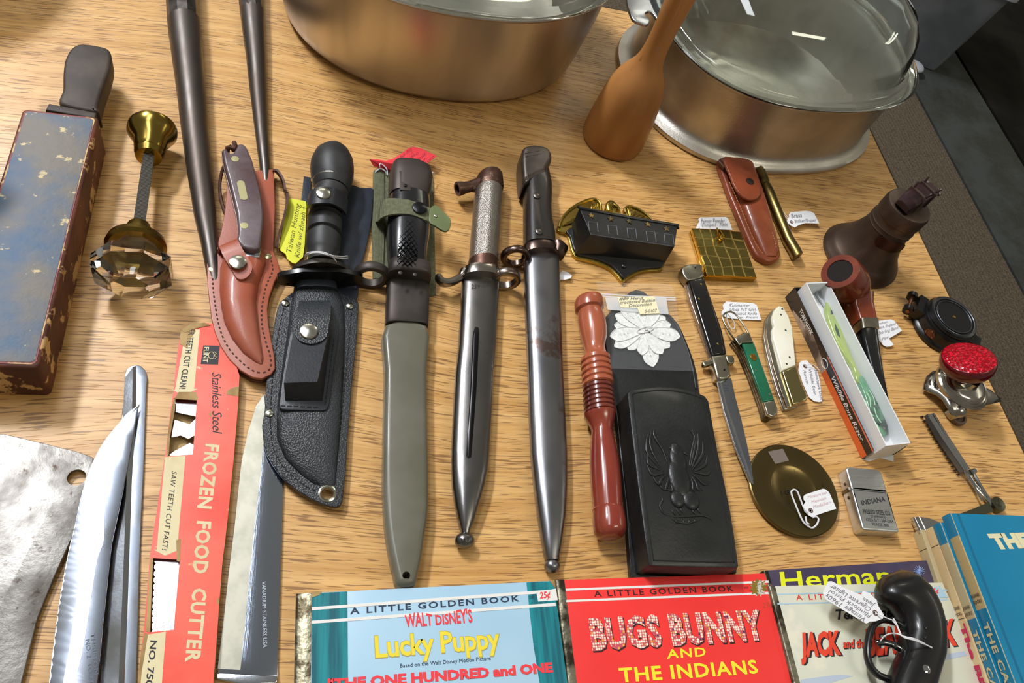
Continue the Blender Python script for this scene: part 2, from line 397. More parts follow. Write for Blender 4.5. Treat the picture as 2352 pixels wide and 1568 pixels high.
# ================================================================ steel rods
gun=mat('dark_worn_steel','#5f5b58',.36,.9,col2='#5c534e',sc2=30,rvar=.15,col3='#6d5a4c',sc3=90,lo3=.62,hi3=.8,bump=.06,bsc=300,stretch=(1,.35,1))
def rod(st,name,label,hx):
    mb=MB(); mb.spine(st,1,28); o=mb.build(name,gun,base=U(st[2][0][0],st[2][0][1],0)); tag(o,label,'rod','pair of tapered steel rods')
    mb=MB(); mb.spine(hx,1,10,lift=.5); mb.build('collar',mat('collar_steel','#6c6865',.4,.95,col2='#48423e',sc2=40),o)
rod([((384,50),(460,50)),((387,80),(463,85)),((404,200),(472,205)),((416,300),(479,303)),((430,400),(488,402)),((446,500),(497,502)),((461,560),(502,561)),((476,640),(510,641)),((487,700),(512,700))],'tapered_rod','thicker long tapered dark steel rod lying left of the brown leather sheath',[((372,-60),(452,-60)),((381,0),(456,0)),((384,49),(459,50)),((387,56),(460,57))])
rod([((551,25),(606,26)),((555,60),(608,62)),((565,130),(611,132)),((575,220),(613,222)),((585,300),(616,301)),((596,385),(622,386)),((600,425),(622,426))],'tapered_rod','thinner dark steel rod whose tip runs under the brown sheath',[((542,-60),(603,-60)),((548,0),(604,0)),((551,24),(606,25)),((553,32),(606,33))])
# ================================================================ strop box
sb=mat('worn_blue_paper','#4d6480',.6,col2='#77716a',sc2=20,lo=.38,hi=.62,col3='#cdb98f',sc3=70,lo3=.62,hi3=.66,bump=.5,bsc=160)
edge=mat('worn_red_wood','#6d3b28',.6,col2='#4e281c',sc2=30,col3='#c9a26a',sc3=55,lo3=.56,hi3=.6,bump=.3,bsc=200)
A=U(102,262,38);B=U(220,270,38);Bb=U(84,832,38); L=(Bb-B); Lu=L.normalized(); Wd=(A-B); Wd-=Lu*Wd.dot(Lu); Wu=Wd.normalized(); wd_=Wd.length
T=thing('razor_strop_paddle','worn boxed razor strop with blue faded face and wooden paddle handle at the left edge','razor strop',B+Lu*110+Wu*20-Vector((0,0,38)))
def sq(u0,u1,v0,v1): return [B+Wu*u0+Lu*v0,B+Wu*u1+Lu*v0,B+Wu*u1+Lu*v1,B+Wu*u0+Lu*v1]
def rsq(u0,u1,v0,v1,r,n=4):
    out=[]
    for (cu,cv,a0) in ((u1-r,v1-r,0),(u0+r,v1-r,90),(u0+r,v0+r,180),(u1-r,v0+r,270)):
        for j in range(n+1):
            a=math.radians(a0+90*j/n); out.append(B+Wu*(cu+r*math.cos(a))+Lu*(cv+r*math.sin(a)))
    return out
wd_=52; LL=L.length+4
mb=MB(); mb.prism(rsq(-2,wd_,-2,LL,4),0,37.4,2.5,bot=1.5); mb.build('box_body',edge,T)
mb=MB(); mb.prism(rsq(1.2,wd_-3,1.5,LL-4,3),37,38.0,.3); mb.build('strop_face',sb,T,label='faded blue leather face with chipped edges')
mb=MB(); mb.prism(rsq(.3,wd_-2,.3,LL-2.6,3),36.8,37.7); mb.build('red_border',mat('dark_red_paint','#7c2a30',.55,col2='#c9a26a',sc2=60,lo=.5,hi=.58),T)
hw=mat('dark_handled_wood','#32261f',.6,col2='#4a3e34',sc2=28,lo=.42,hi=.66,col3='#2c211b',sc3=30,lo3=.55,hi3=.7)
mb=MB(); mb.prism(px([(104,252),(112,236),(222,258),(219,272)],34),12,34,1.5); mb.build('end_cap',hw,T)
hp=[(140,240),(144,205),(145,165),(150,135),(165,110),(187,101),(228,106),(250,114),(256,133),(250,165),(236,205),(225,245),(222,258)]
mb=MB(); mb.prism([p for p in cr([U(q[0],q[1],34) for q in hp],5,True)],16,35,3,bot=2); mb.build('handle',hw,T,label='flat paddle handle, dark and rubbed')
# ================================================================ glass door knob
brass=mat('aged_brass','#9c8440',.2,1,col2='#6f5a28',sc2=18,rvar=.12)
kA=U(300,652,28); kB=U(350,300,20); T=thing('glass_doorknob','octagonal clear glass doorknob with brass collars on a steel spindle','doorknob',Vector((kA.x,kA.y,0)))
ax=(kB-kA).normalized(); LT=(kB-kA).length
mb=MB(); mb.lathe([(-4,13),(-2,15.5),(8,28),(18,28.5),(26,18),(34,15)],kA,kB,8,ph=PI/8); mb.build('glass_knob',mat('knob_glass','#ffffff',.01,trans=1,ior=1.5),T,ang=12)
mb=MB(); mb.lathe([(33.9,8),(34,19),(36,21.5),(40,20.5),(43,13),(45,10.5),(51,10),(57,8),(59,5),(59.1,3)],kA,kB,40); mb.build('knob_collar',brass,T)
mb=MB(); mb.lathe([(50,5.8),(LT-20,5.8)],kA,kB,4,ph=PI/5); mb.build('spindle',mat('spindle_steel','#58544f',.35,.9,bump=.3,bsc=240,wave='Y'),T,ang=20)
mb=MB(); mb.lathe([(LT-33,5.5),(LT-32,10),(LT-27,11.5),(LT-25,10.5),(LT-22,12),(LT-14,13),(LT-7,17),(LT-2,19.5),(LT+2,19.3),(LT+4,15),(LT+4.5,2)],kA,kB,40); mb.build('rosette',brass,T)
# ================================================================ bell
bz=mat('dark_bronze','#63544a',.4,.85,col2='#4a3c33',sc2=20,rvar=.12,bump=.05,bsc=300)
P0=U(1972,590,0); T=thing('bronze_bell','small dark bronze bell with yoke and riveted plate, standing near the table edge','bell',P0)
mb=MB(); mb.vlathe([(39,0),(42.5,1),(43,4),(41.5,7),(38.5,10.5),(38,12),(36,14),(31,22),(27,32),(24,42),(22.6,52),(23.5,53),(22.8,54),(22.8,57),(23.6,58),(22.9,59),(22.9,66),(23.7,67),(23.7,79),(22.5,82),(19.5,83.5),(8,84),(0,84)],P0,64); mb.build('bell_body',bz,T)
ym=mat('maroon_yoke','#3a2226',.4,.2,col2='#231517',sc2=40)
top=P0+Vector((0,0,84)); d1=(U(2150,440,90)-U(2050,490,90)); d1.z=0; d1.normalize(); n1=Vector((-d1.y,d1.x,0))
mb=MB(); yk=[top-d1*14,top+d1*2,top+d1*22]
def ybox(mb,a0,a1,w,z0,z1,tp=1):
    mb.loft([[top+d1*a+n1*(s*w)+Vector((0,0,z)) for s,z in ((-1,z0),(1,z0),(1,z1),(-1,z1))] for a in (a0,a1)])
mb=MB(); mb.loft([[top+d1*a+n1*(s*w)+Vector((0,0,z)) for s,z in ((-1,z0),(1,z0),(1,z1-2),(.7,z1),(-.7,z1),(-1,z1-2))] for a,w,z0,z1 in ((-22,7,3,9),(-18,8.5,0,15),(-8,9,0,19),(6,9,0,19),(16,8.5,1,18),(24,7.5,5,16),(28,5,8,13))]); mb.build('yoke',ym,T,ang=30)
for a in (-9,9):
    mb=MB(); mb.loft([[top+d1*(a+da)+n1*(s*10)+Vector((0,0,z)) for s,z in ((-1,2),(1,2),(1,20),(-1,20))] for da in (-1.6,1.6)]); mb.build('yoke_strap',mat('dull_strap','#5a4a44',.45,.6),T)
    for s in (-1,1):
        mb=MB(); mb.tube([top+d1*a+n1*s*7+Vector((0,0,18)),top+d1*(a+1)+n1*s*8+Vector((0,0,23)),top+d1*(a+3)+n1*s*8.5+Vector((0,0,25))],1.1,8); mb.build('hook',ym,T)
mb=MB(); mb.tube([top+d1*26+n1*-9+Vector((0,0,12)),top+d1*26+n1*9+Vector((0,0,12))],2.4,14); mb.build('pivot_pin',mat('pin_steel','#8d857e',.35,.9),T)
dd=(CAM-P0); ca=math.atan2(dd.y,dd.x)+.62
mb=MB(); r=24.9; Av=[];Bv=[]
for i in range(15):
    a=ca-.62+i/14*1.24; f=min(1,min(i,14-i)/2.5+.35); Av.append(P0+Vector((r*math.cos(a),r*math.sin(a),48+6*f))); Bv.append(P0+Vector(((r+1)*math.cos(a),(r+1)*math.sin(a),48-7*f)))
mb.ribbon(Av,Bv,-1.2); mb.build('name_plate',mat('plate_bronze','#4c3026',.4,.7,col2='#3a241b',sc2=50),T)

# unseen stand-in pot, added off frame to cast shade into the top left corner
P0=Vector((-398,798,0)); mb=MB(); mb.vlathe([(92,0),(98,2),(100,8),(100,150),(103,152),(103,154),(98,154),(96,150),(96,6),(0,5)],P0,64,cap1=False)
tag(mb.build('shadow_caster_pot',alu,ang=40,base=P0),'unseen aluminium pot added outside the top left corner to cast a shadow','pot')
P0=Vector((-250,466,0)); mb=MB(); mb.vlathe([(15,0),(17,1.5),(17.5,5),(17.5,70),(16,80),(10,90),(8,95),(8,108),(10,109),(10,118),(0,119)],P0,36)  # unseen stand-in bottle, added off frame to throw shade on the strop
tag(mb.build('shadow_caster_bottle',mat('brown_bottle_glass','#2b1a10',.15,coat=.3),ang=40,base=P0),'unseen dark brown bottle added outside the left edge to cast a shadow on the strop','bottle')
mb=MB(); mb.box((-3500,6000,FZ),(5200,6100,FZ+3000)); struct(mb.build('wall_back',mat('beige_wall','#8f8a7c',.8,col2='#857f72',sc2=2)))
def V3(p,z): return U(p[0],p[1],z)
def discs(parent,name,m,pts,z,r,h,label=None,n=24):
    """domed rivets / snaps at pixels"""
    for p in pts:
        mb=MB(); c=U(p[0],p[1],z+h); c.z=z; mb.vlathe([(r*.96,0),(r,h*.25),(r*.93,h*.6),(r*.6,h*.9),(0,h)],c,n); mb.build(name,m,parent,label=label)
steel=mat('polished_steel','#c9cdd3',.16,1,col2='#a8adb5',sc2=30,rvar=.1,bump=.05,bsc=500)
nickel=mat('nickel_silver','#b7b2a2',.25,1,col2='#8f8a7a',sc2=40,rvar=.1)
snapm=mat('nickel_snap','#c4c2b8',.22,1)
paper=lambda nm,c:mat(nm,c,.75,spec=.3)
white=paper('white_card','#e6e6ea'); strm=mat('white_cotton_string','#dcdce0',.8); ink=mat('pencil_ink','#77737a',.8); inkd=mat('dark_ink','#3a3450',.8)
# ================================================================ cleaver
T=thing('meat_cleaver','old rust-specked steel cleaver blade with a hanging hole, at the bottom left corner','cleaver',U(90,1300,0))
cl=mat('pitted_steel','#8a8783',.42,1,col2='#524b45',sc2=24,lo=.45,hi=.75,rvar=.25,col3='#4a3f38',sc3=160,lo3=.6,hi3=.72,bump=.25,bsc=260,mvar=.75)
z=5; mb=MB(); mb.prism(px([(-160,975),(0,996),(10,996),(110,1020),(180,1037),(214,1050),(214,1120),(165,1235),(124,1325),(86,1419),(49,1568),(20,1700),(-160,1700)],z),2,5,.5,holes=[circ(U(176,1096,z),5.6,20)]); mb.build('blade',cl,T)
# ================================================================ bar knife and serrated knife
st1=mat('shiny_blade_steel','#cdd2da',.12,1,col2='#b0b6c0',sc2=18,rvar=.12,bump=.04,bsc=600)
st2=mat('satin_blade_steel','#a7adb8',.22,1,col2='#8e95a2',sc2=30,rvar=.08)
T=thing('carving_steel_bar','long flat round-ended steel bar with a lengthwise ridge, under the serrated knife','knife',U(290,1200,0))
z=3; o=[(285,900),(286,860),(291,845),(302,838),(312,836),(324,839),(334,849),(338,866),(336,900),(330,1080),(322,1250),(318,1400),(313,1568),(306,1700),(205,1700),(225,1568),(243,1369),(256,1250),(263,1100)]
mb=MB(); mb.prism(px(o,z),0,2.2,.5); mb.build('bar',st2,T)
mb=MB(); mb.ribbon(px([(287,866),(281,960),(266,1100),(248,1369),(232,1568),(214,1700)],2.3),px([(305,842),(303,960),(291,1100),(281,1369),(272,1568),(262,1700)],4.0),.5); mb.ribbon(px([(305,842),(303,960),(291,1100),(281,1369),(272,1568),(262,1700)],4.0),px([(313,840),(312,960),(303,1100),(294,1369),(286,1568),(276,1700)],2.3),.5); mb.build('ridge',st1,T)
T=thing('serrated_knife','long serrated kitchen knife with a curved shiny tip lying over the cleaver edge','knife',U(210,1250,0))
z=8
le=[(320,928),(296,946),(273,972),(250,999),(230,1028),(212,1064),(196,1105),(182,1158),(170,1215),(158,1264),(149,1309),(140,1360),(132,1411),(122,1490),(113,1568),(98,1700)]
re_=[(200,1700),(222,1568),(230,1497),(236,1430),(243,1369),(249,1310),(256,1249),(275,1160),(294,1070),(306,1000),(318,934)]
L=cr([U(p[0],p[1],z) for p in le],6); Ls=[]
for i,p in enumerate(L):
    Ls.append(p+(Vector((.7,0,0)) if (i%2 and i>22) else Vector((0,0,0))))
mb=MB(); mb.prism(Ls+px(re_,z),6.4,8.0,.25,seg=2); mb.build('blade',st2,T)
bev=[(318,932),(300,954),(286,985),(275,1010),(264,1040),(258,1070),(252,1110),(240,1180),(238,1240),(222,1290),(205,1400),(188,1500),(172,1568),(150,1700)]
Lb=cr([U(p[0],p[1],8.25) for p in bev],6); La=cr([U(p[0],p[1],7.7) for p in [le[0],le[1],le[2],le[3],le[4],le[5],le[6],le[7],le[8],le[9],le[11],le[13],le[14],le[15]]],6)
mb=MB(); mb.ribbon(La,Lb,.3); mb.build('ground_bevel',st1,T,label='bright hollow-ground bevel')
em=mat('etched_mark','#5e6672',.5,.6)
mb=MB(); wpx(mb,'NO. 2  TO-77',(196,1470),(205,1570),(206,1466),8.2,bold=.0); wpx(mb,'THRIFTON',(208,1455),(217,1550),(217,1452),8.2); mb.each('etched_letters',em,T)
# ================================================================ frozen food cutter carton
red=mat('orange_red_card','#e8462f',.42,col2='#f0604a',sc2=14,col3='#d8b98a',sc3=90,lo3=.7,hi3=.74,coat=.15); tan=mat('worn_tan_card','#b79a68',.8,col2='#94764a',sc2=40)
cream=mat('cream_print','#dccfa6',.6,col2='#cbb98a',sc2=30,lo=.5,hi=.75)
T=thing('cutter_carton','worn orange-red cardboard carton with FROZEN FOOD CUTTER lettering and cut-out windows','box',U(430,1200,0))
z=9; o=[(417,758),(424,752),(440,747),(456,743),(470,741),(492,744),(530,800),(550,862),(548,905),(545,950),(537,1050),(522,1200),(510,1300),(499,1450),(490,1568),(480,1700),(300,1700),(317,1568),(322,1510),(330,1450),(338,1360),(344,1275),(356,1200),(368,1120),(385,1000),(392,940),(398,900),(405,830),(410,790)]
W1=px([(399,914),(452,918),(449,960),(443,1043),(386,1047),(390,1000)],z); W2=px([(351,1281),(413,1285),(408,1340),(399,1446),(345,1451),(347,1360)],z)
mb=MB(); mb.prism(px(o,z),8.4,9.0,holes=[W1,W2]); mb.build('front_panel',red,T)
mb=MB(); P=px(o,z); n=len(P); 
for i in range(n):
    a,b=P[i],P[(i+1)%n]; mb.add([(a.x,a.y,0.3),(b.x,b.y,.3),(b.x,b.y,8.5),(a.x,a.y,8.5)],[(0,1,2,3)])
mb.prism(P,0,.4); mb.build('carton_sides',tan,T)
mb=MB(); mb.prism(inset(px([(415,757),(440,747),(450,760),(440,775),(430,800),(412,790)],z),.1),8.9,9.25); mb.prism(px([(415,757),(438,745),(470,741),(484,748),(470,750),(445,756),(425,765)],z),9,9.5,.2); mb.each('torn_corner',tan,T)
mb=MB(); mb.prism(px([(403,912),(410,900),(450,900),(455,915),(452,919),(402,916)],z),9,9.12)
for q in ([(399,915),(394,940),(385,1000),(383,1048),(387,1048),(391,1000),(402,940),(403,916)],[(346,1281),(340,1360),(335,1450),(345,1452),(348,1360),(352,1282)],[(332,1452),(322,1510),(314,1590),(318,1595),(326,1540),(340,1456)],[(535,890),(549,886),(547,910),(520,906),(522,897)],[(497,1380),(504,1370),(503,1390)],[(478,950),(486,946),(484,958)],[(405,1240),(415,1236),(414,1290),(406,1288)]): mb.prism(px(q,z),9,9.15)
mb.each('worn_patches',tan,T)
mb=MB()
for q in ([(427,757),(459,757),(446,893),(454,893),(421,909),(396,895),(402,895)],[(379,1049),(426,1047),(407,1262),(412,1262),(379,1276),(353,1262),(360,1262)],[(334,1458),(381,1450),(372,1568),(364,1700),(306,1700),(323,1568)]): mb.prism(px(q,z),9,9.1)
wpx(mb,'FROZEN',(474,1019),(454,1166),(503,1022),z,bold=.035,sp=1.12); wpx(mb,'FOOD',(454,1196),(444,1316),(484,1198),z,bold=.035,sp=1.12); wpx(mb,'CUTTER',(444,1350),(426,1520),(474,1352),z,bold=.035,sp=1.1)
mb.each('cream_print',cream,T)
bk=mat('black_print','#26262c',.6)
mb=MB(); mb.prism(px([(467,793),(505,794),(501,837),(461,836)],z),9,9.1)
wpx(mb,'ER TEETH CUT CLEAN!',(434,757),(412,893),(447,757),z,lift=.25,bold=.015,sp=1.1); wpx(mb,'SAW TEETH CUT FAST!',(395,1082),(372,1262),(406,1084),z,lift=.25,sp=1.1)
wpx(mb,'NO. 750-F',(346,1470),(332,1600),(360,1471),z,lift=.25,bold=.02); wpx(mb,'Stainless Steel',(487,855),(488,1000),(508,852),z,shear=.45,sp=.92); mb.each('black_print',bk,T)
mb=MB(); wpx(mb,'FLINT',(469,797),(466,832),(480,797),z,lift=.3,bold=.02)
q=[U(486+6*math.cos(a)*(1 if math.cos(a)>0 else 1.2),816+8*math.sin(a),z+.3) for a in [i*PI/8 for i in range(16)]]; mb.tube(q+[q[0]],.3,5); mb.tube(px([(493,808),(497,812),(492,816),(497,820),(493,824)],z+.3),.25,5); mb.each('logo_print',cream,T)
mb=MB(); mb.prism(px([(396,912),(456,916),(452,957),(396,945),(400,935),(393,930),(398,922)],5),4.5,5.5); mb.prism(px([(392,962),(436,975),(450,962),(447,1000),(433,1008),(415,1000),(388,1006)],5),4.5,5.5); mb.prism(px([(388,1046),(402,1036),(436,1018),(448,1024),(446,1046)],5),4.5,5.5)
te=[(352,1281)]
for i in range(11): te+=[(352-i*.8,1287+i*15),(359-i*.8,1295+i*15)]
mb.prism(px(te+[(345,1455),(402,1450),(416,1283)],5),4.5,5.5); mb.each('saw_blade',st1,T,label='bright toothed steel blade seen through the windows')
# ================================================================ wide knife beside the carton
T=thing('slicing_knife','broad stainless knife blade, half satin and half mirror, between carton and blue book','knife',U(580,1300,0))
z=3
mb=MB(); mb.prism(px([(606,903),(651,1000),(651,1100),(648,1200),(645,1300),(641,1430),(637,1552),(500,1545),(506,1480),(512,1440),(525,1320),(540,1200),(547,1130),(555,1060),(570,990),(587,935)],z),1,3,.3,seg=2); mb.build('blade',mat('mirror_blue_steel','#c3cde0',.1,1,col2='#93a0ba',sc2=8,rvar=.08,bump=.06,bsc=900,stretch=(1,.05,1)),T)
mb=MB(); mb.prism(px([(605,906),(610,940),(606,1010),(598,1090),(590,1160),(575,1300),(562,1440),(552,1538),(500,1535),(512,1440),(525,1320),(540,1200),(547,1130),(555,1060),(570,990),(587,937)],3.15),2.9,3.2); mb.build('satin_bevel',mat('satin_white_steel','#b9b6a8',.5,.75,col2='#a8a698',sc2=60),T)
mb=MB(); mb.prism(px([(498,1545),(638,1552),(636,1568),(560,1572),(497,1560)],3.6),0,3.8,.6); mb.prism(px([(540,1560),(600,1560),(596,1700),(530,1700)],3),0,3,.4); mb.build('bolster',steel,T)
mb=MB(); wpx(mb,'VANADIUM STAINLESS USA',(602,1335),(604,1487),(611,1335),3,lift=.15); mb.each('etched_letters',mat('etch_light','#aeb4c2',.5,.5),T)
# ================================================================ brown leather sheath and its knife
lea=mat('brown_leather','#a8573d',.42,col2='#934530',sc2=18,lo=.35,hi=.7,col3='#b0705c',sc3=9,lo3=.5,hi3=.8,bump=.1,bsc=700,coat=.15)
leb=mat('brown_leather_edge','#5c3626',.6,col2='#44271b',sc2=80)
T=thing('leather_sheath','reddish brown stitched leather knife sheath with belt loop, holding the bone-handled knife','sheath',U(560,680,0))
z=8
body=[(476,592),(475,605),(476,640),(478,668),(485,727),(493,762),(506,794),(526,824),(552,850),(580,866),(602,869),(623,859),(632,846),(631,820),(623,781),(616,744),(614,707),(619,679),(630,647),(643,622),(639,603),(628,577)]
back=[(499,562),(508,530),(517,478),(520,440),(521,400),(545,385),(589,391),(612,389),(629,388),(632,480),(628,560)]
mb=MB(); mb.prism(px(body+back[::-1],z),4,8,.7,bot=.7); mb.build('back_panel',lea,T)
mb=MB(); mb.prism(px(body,z+1),2,5); mb.build('welt',leb,T)
fr=[(476,594)]+body[1:]+[(613,572),(590,570),(560,572),(540,566),(520,560),(497,568)]
mb=MB(); mb.prism(px(fr,z+2.2),8,10.2,.7); mb.build('front_panel',lea,T)
mb=MB(); mb.spine([((520,575),(602,572),14),((505,620),(612,605),22),((504,670),(594,655),22),((508,710),(588,695),22),((516,745),(592,735),20),((533,780),(596,770),18),((558,812),(601,798),13),((585,832),(605,822),7),((598,838),(604,834),3)],n=32,e=2.3,zc=9.6); mb.build('molded_front',lea,T,ang=60)
def stitches(mb,pts,zz,step,ln,w=.5,h=.35):
    Q=[U(p[0],p[1],zz) for p in pts]; Q=cr(Q,8); d=0; nxt=0
    for i in range(1,len(Q)):
        v=(Q[i]-Q[i-1]); l=v.length
        if l<1e-6: continue
        u=v/l; nrm=Vector((-u.y,u.x,0))
        while nxt<=d+l:
            c=Q[i-1]+u*(nxt-d); a=c-u*ln/2; b=c+u*ln/2
            mb.add([a-nrm*w,b-nrm*w,b+nrm*w,a+nrm*w,a-nrm*w+Vector((0,0,h)),b-nrm*w+Vector((0,0,h)),b+nrm*w+Vector((0,0,h)),a+nrm*w+Vector((0,0,h))],[(0,1,2,3),(4,5,6,7),(0,1,5,4),(1,2,6,5),(2,3,7,6),(3,0,4,7)]); nxt+=step
        d+=l
mb=MB(); stitches(mb,[(488,632),(490,668),(495,705),(501,740),(511,772),(527,802),(550,827),(575,848),(597,856),(615,852),(622,838),(620,815),(612,790),(603,755),(601,720),(604,690),(612,655),(626,622),(623,600)],10.1,4.1,1.9,.55); mb.build('stitching',mat('dark_thread','#3a1e16',.8),T)
discs(T,'rivet',mat('brass_rivet','#b5ad84',.3,1),[(488,616),(616,587)],10,3.0,1.2)
z=22
mb=MB()
Ls=px([(497,580,9),(500,572,16),(503,566,23),(512,586,25),(528,612,24),(541,634,23)]); Rs=px([(540,560,9),(542,552,18),(545,548,25),(555,568,27),(566,586,26),(577,604,25)])
def strap(A,B,th): 
    m=MB(); m.ribbon(cr(A,4),cr(B,4),th); return m
tip=[]
mb=strap(Ls,Rs,2.2); A_,B_=Ls[-1],Rs[-1]; dv=(Ls[-1]-Ls[-2]).normalized(); pts=[]
for i in range(13):
    a=i*PI/12; c=(A_+B_)/2; pts.append(c+(A_-B_)/2*math.cos(a)+dv*((A_-B_).length*.42)*math.sin(a))
mb.sheet(pts,2.2); mb.build('retaining_strap',lea,T)
discs(T,'snap',snapm,[(546,598)],26,6.6,2.6,label='large domed nickel snap')
# side belt loop
mb=MB(); mb.ribbon(cr(px([(628,388,8),(640,398,5),(652,420,3),(656,455,2),(652,490,2),(640,530,3),(630,568,6)]),5),cr(px([(628,388,14),(640,390,15),(654,414,15),(658,450,14),(652,488,13),(642,526,11),(631,566,9)]),5),1.8); mb.build('belt_loop',leb,T)
mb=MB(); mb.tube(cr(px([(521,372,18),(511,390,14),(505,420,8),(506,450,4),(512,475,3),(518,492,3)]),5),1.5,8); mb.build('thong',leb,T)
# knife
kb=mat('brown_bone_handle','#584346',.35,col2='#4a3437',sc2=30,col3='#74686e',sc3=14,lo3=.45,hi3=.7,bump=.08,bsc=400,coat=.2)
T=thing('hunting_knife','brown saw-cut bone handled knife seated in the leather sheath','knife',U(560,460,8))
h0=[(509,345),(512,341),(520,339),(524,346),(530,350),(536,349),(541,340),(546,330),(553,328),(560,330),(566,336),(570,343),(580,368),(587,393),(595,423),(601,454),(604,483),(604,502),(602,521),(599,548),(596,568),(584,572),(568,570),(556,566),(548,557),(543,548),(546,538),(547,527),(543,488),(535,454),(530,433),(524,410),(514,374)]
def handle_layer(z0,z1,pts,zz,bev,m,nm,lb=None):
    mb=MB(); mb.prism(px(pts,zz),z0,z1,bev); return mb.build(nm,m,T,label=lb)
lo=[(q[0]+3,q[1]) for q in h0]
P=[U(q[0],q[1],26) for q in h0]
def sh(P,dx,dy): return [p+Vector((dx,dy,0)) for p in P]
mb=MB(); mb.prism(P,20,26,2.4,seg=4); mb.build('handle_scale',kb,T)
mb=MB(); mb.prism(inset(P,-.2),16.8,20); mb.build('tang',mat('tang_steel','#8b8176',.35,.95,col2='#5e554b',sc2=60),T,label='steel tang between the scales')
mb=MB(); mb.prism(P,11,16.8,bot=2.2); mb.build('handle_scale',kb,T)
mb=MB(); mb.tube(px([(521,352,20),(523,340,24),(529,337,26),(535,344,25),(540,334,24),(538,328,20)]),2.2,8); mb.build('lanyard',leb,T)
bz_=mat('pin_brass','#a9a27a',.35,.9)
for p in ((540,365),(561,518)):
    mb=MB(); mb.vlathe([(3.1,0),(3.1,.3),(0,.35)],U(p[0],p[1],26)+Vector((0,0,-.1)),20); mb.build('pin',bz_,T)
a,b=U(553,421,26),U(560,453,26); u=(b-a).normalized(); nn=Vector((-u.y,u.x,0)); pts=[a+nn*3*math.cos(t)-u*3*math.sin(t) for t in [i*PI/8 for i in range(9)]]+[b-nn*3*math.cos(t)+u*3*math.sin(t) for t in [i*PI/8 for i in range(9)]]
mb=MB(); mb.prism(pts,25.8,26.3); mb.build('shield',bz_,T)
mb=MB(); mb.prism(px([(548,556),(600,568),(596,590),(556,590)],20),14,20,1); mb.build('blade_root',st1,T)
# ================================================================ tags (shared builder)
def tag_obj(name,label,pts,z,m,lines,im,hole=None,string=None,group=None,sr=.45,curl=None,bold=0):
    P=px(pts,z) if curl is None else [U(p[0],p[1],c) for p,c in zip(pts,curl)]
    c=sum(P,Vector())/len(P); T=thing(name,label,'tag',Vector((c.x,c.y,min(p.z for p in P)-.4)),group)
    hs=[]
    if hole:
        hc=U(hole[0],hole[1],z if curl is None else sum(curl)/len(curl)); hs=[circ(hc,1.1,12)]
    mb=MB(); mb.sheet(P,.35,hs); mb.build('card',m,T)
    if lines:
        mb=MB()
        for l in lines:
            s,a,b,cc=l[:4]; zs=l[4] if len(l)>4 else (z,z,z)
            write(mb,s,U(a[0],a[1],zs[0]),U(b[0],b[1],zs[1]),U(cc[0],cc[1],zs[2]),shear=.25,bold=bold,lift=.15)
        mb.each('handwriting',im,T)
    if hole: 
        mb=MB(); q=circ(hc,1.75,16,hc.z+.2); mb.tube(q,.35,6,closed=True); mb.build('hole_ring',mat('brown_reinforcement','#6e4a3a',.7),T)
    for s_ in (string or []):
        mb=MB(); mb.tube(cr([U(p[0],p[1],p[2]) for p in s_],6),sr,6); mb.build('string',strm,T)
    return T
# ================================================================ yellow tag and the survival knife
yel=paper('yellow_card','#e3e34a')
tag_obj('yellow_tag','bright yellow handwritten tag tucked under the black ribbed knife handle',[(657,466),(661,458),(668,455),(702,462),(704,470),(700,560),(696,590),(679,605),(672,604),(660,595),(656,583),(644,575),(641,568),(650,520)],5,yel,
  [('Taiwan Hunting',(669,580),(690,468),(657,578)),('Knife w/ sheath +',(687,592),(704,474),(676,590))],mat('olive_ink','#6b6a2c',.8),)
blk=mat('black_rubber_plastic','#262627',.5,col2='#303031',sc2=50,bump=.08,bsc=500)
T=thing('survival_knife','black survival knife with ball pommel and ribbed round handle, seated in the black sheath','knife',U(745,520,0))
zc=22
mb=MB(); mb.spine([((752,338),(778,338)),((736,342),(793,345)),((722,352),(803,357)),((714,368),(811,374)),((712,385),(813,392)),((714,404),(812,412)),((719,420),(807,430)),((724,430),(800,443))],n=36,zc=zc); mb.build('ball_pommel',blk,T,ang=50)
for (a,b) in (((722,409),(806,424)),((720,416),(803,431))):
    mb=MB(); A_,B_=U(a[0],a[1],zc),U(b[0],b[1],zc); c=(A_+B_)/2; r=(A_-B_).length/2; u=(B_-A_).normalized()
    mb.tube([c+u*r*math.cos(t)+Vector((0,0,1))*r*math.sin(t) for t in [i*2*PI/36 for i in range(36)]],1.0,8,closed=True); mb.build('split_ring',nickel,T)
mb=MB(); mb.spine([((722,432),(800,447)),((716,452),(795,463)),((712,475),(790,485)),((714,482),(785,492)),((710,484),(787,494)),((708,494),(786,503)),((714,497),(780,505)),((714,501),(780,509)),((707,504),(786,513)),((705,530),(784,539)),((711,533),(777,541)),((711,538),(777,546)),((703,541),(783,550)),((701,570),(780,580)),((704,578),(776,586)),((708,592),(770,598)),((702,606),(775,610))],n=36,zc=zc); mb.build('grip',blk,T,ang=40)
gm=mat('guard_blackened','#2b2825',.4,.6,col2='#4d463e',sc2=30)
a0=U(735,560,zc);a1=U(741,632,zc); axk=(a1-a0); axk.z=0; axk.normalize(); gc=U(722,618,0); 
gA=U(736,612,zc)
mb=MB(); ug=Vector((-axk.y,axk.x,0)); mb.loft([[gA+Vector((0,0,-6))+axk*t+ug*(w*math.cos(i*PI/20))+Vector((0,0,h_*math.sin(i*PI/20))) for i in range(40)] for t,w,h_ in ((0,10,8),(0,22.5,17),(2.2,23.5,18),(5,23.5,18),(5.5,10,8))]); mb.build('round_guard',gm,T)
gB=U(736,640,16); un=Vector((-axk.y,axk.x,0))
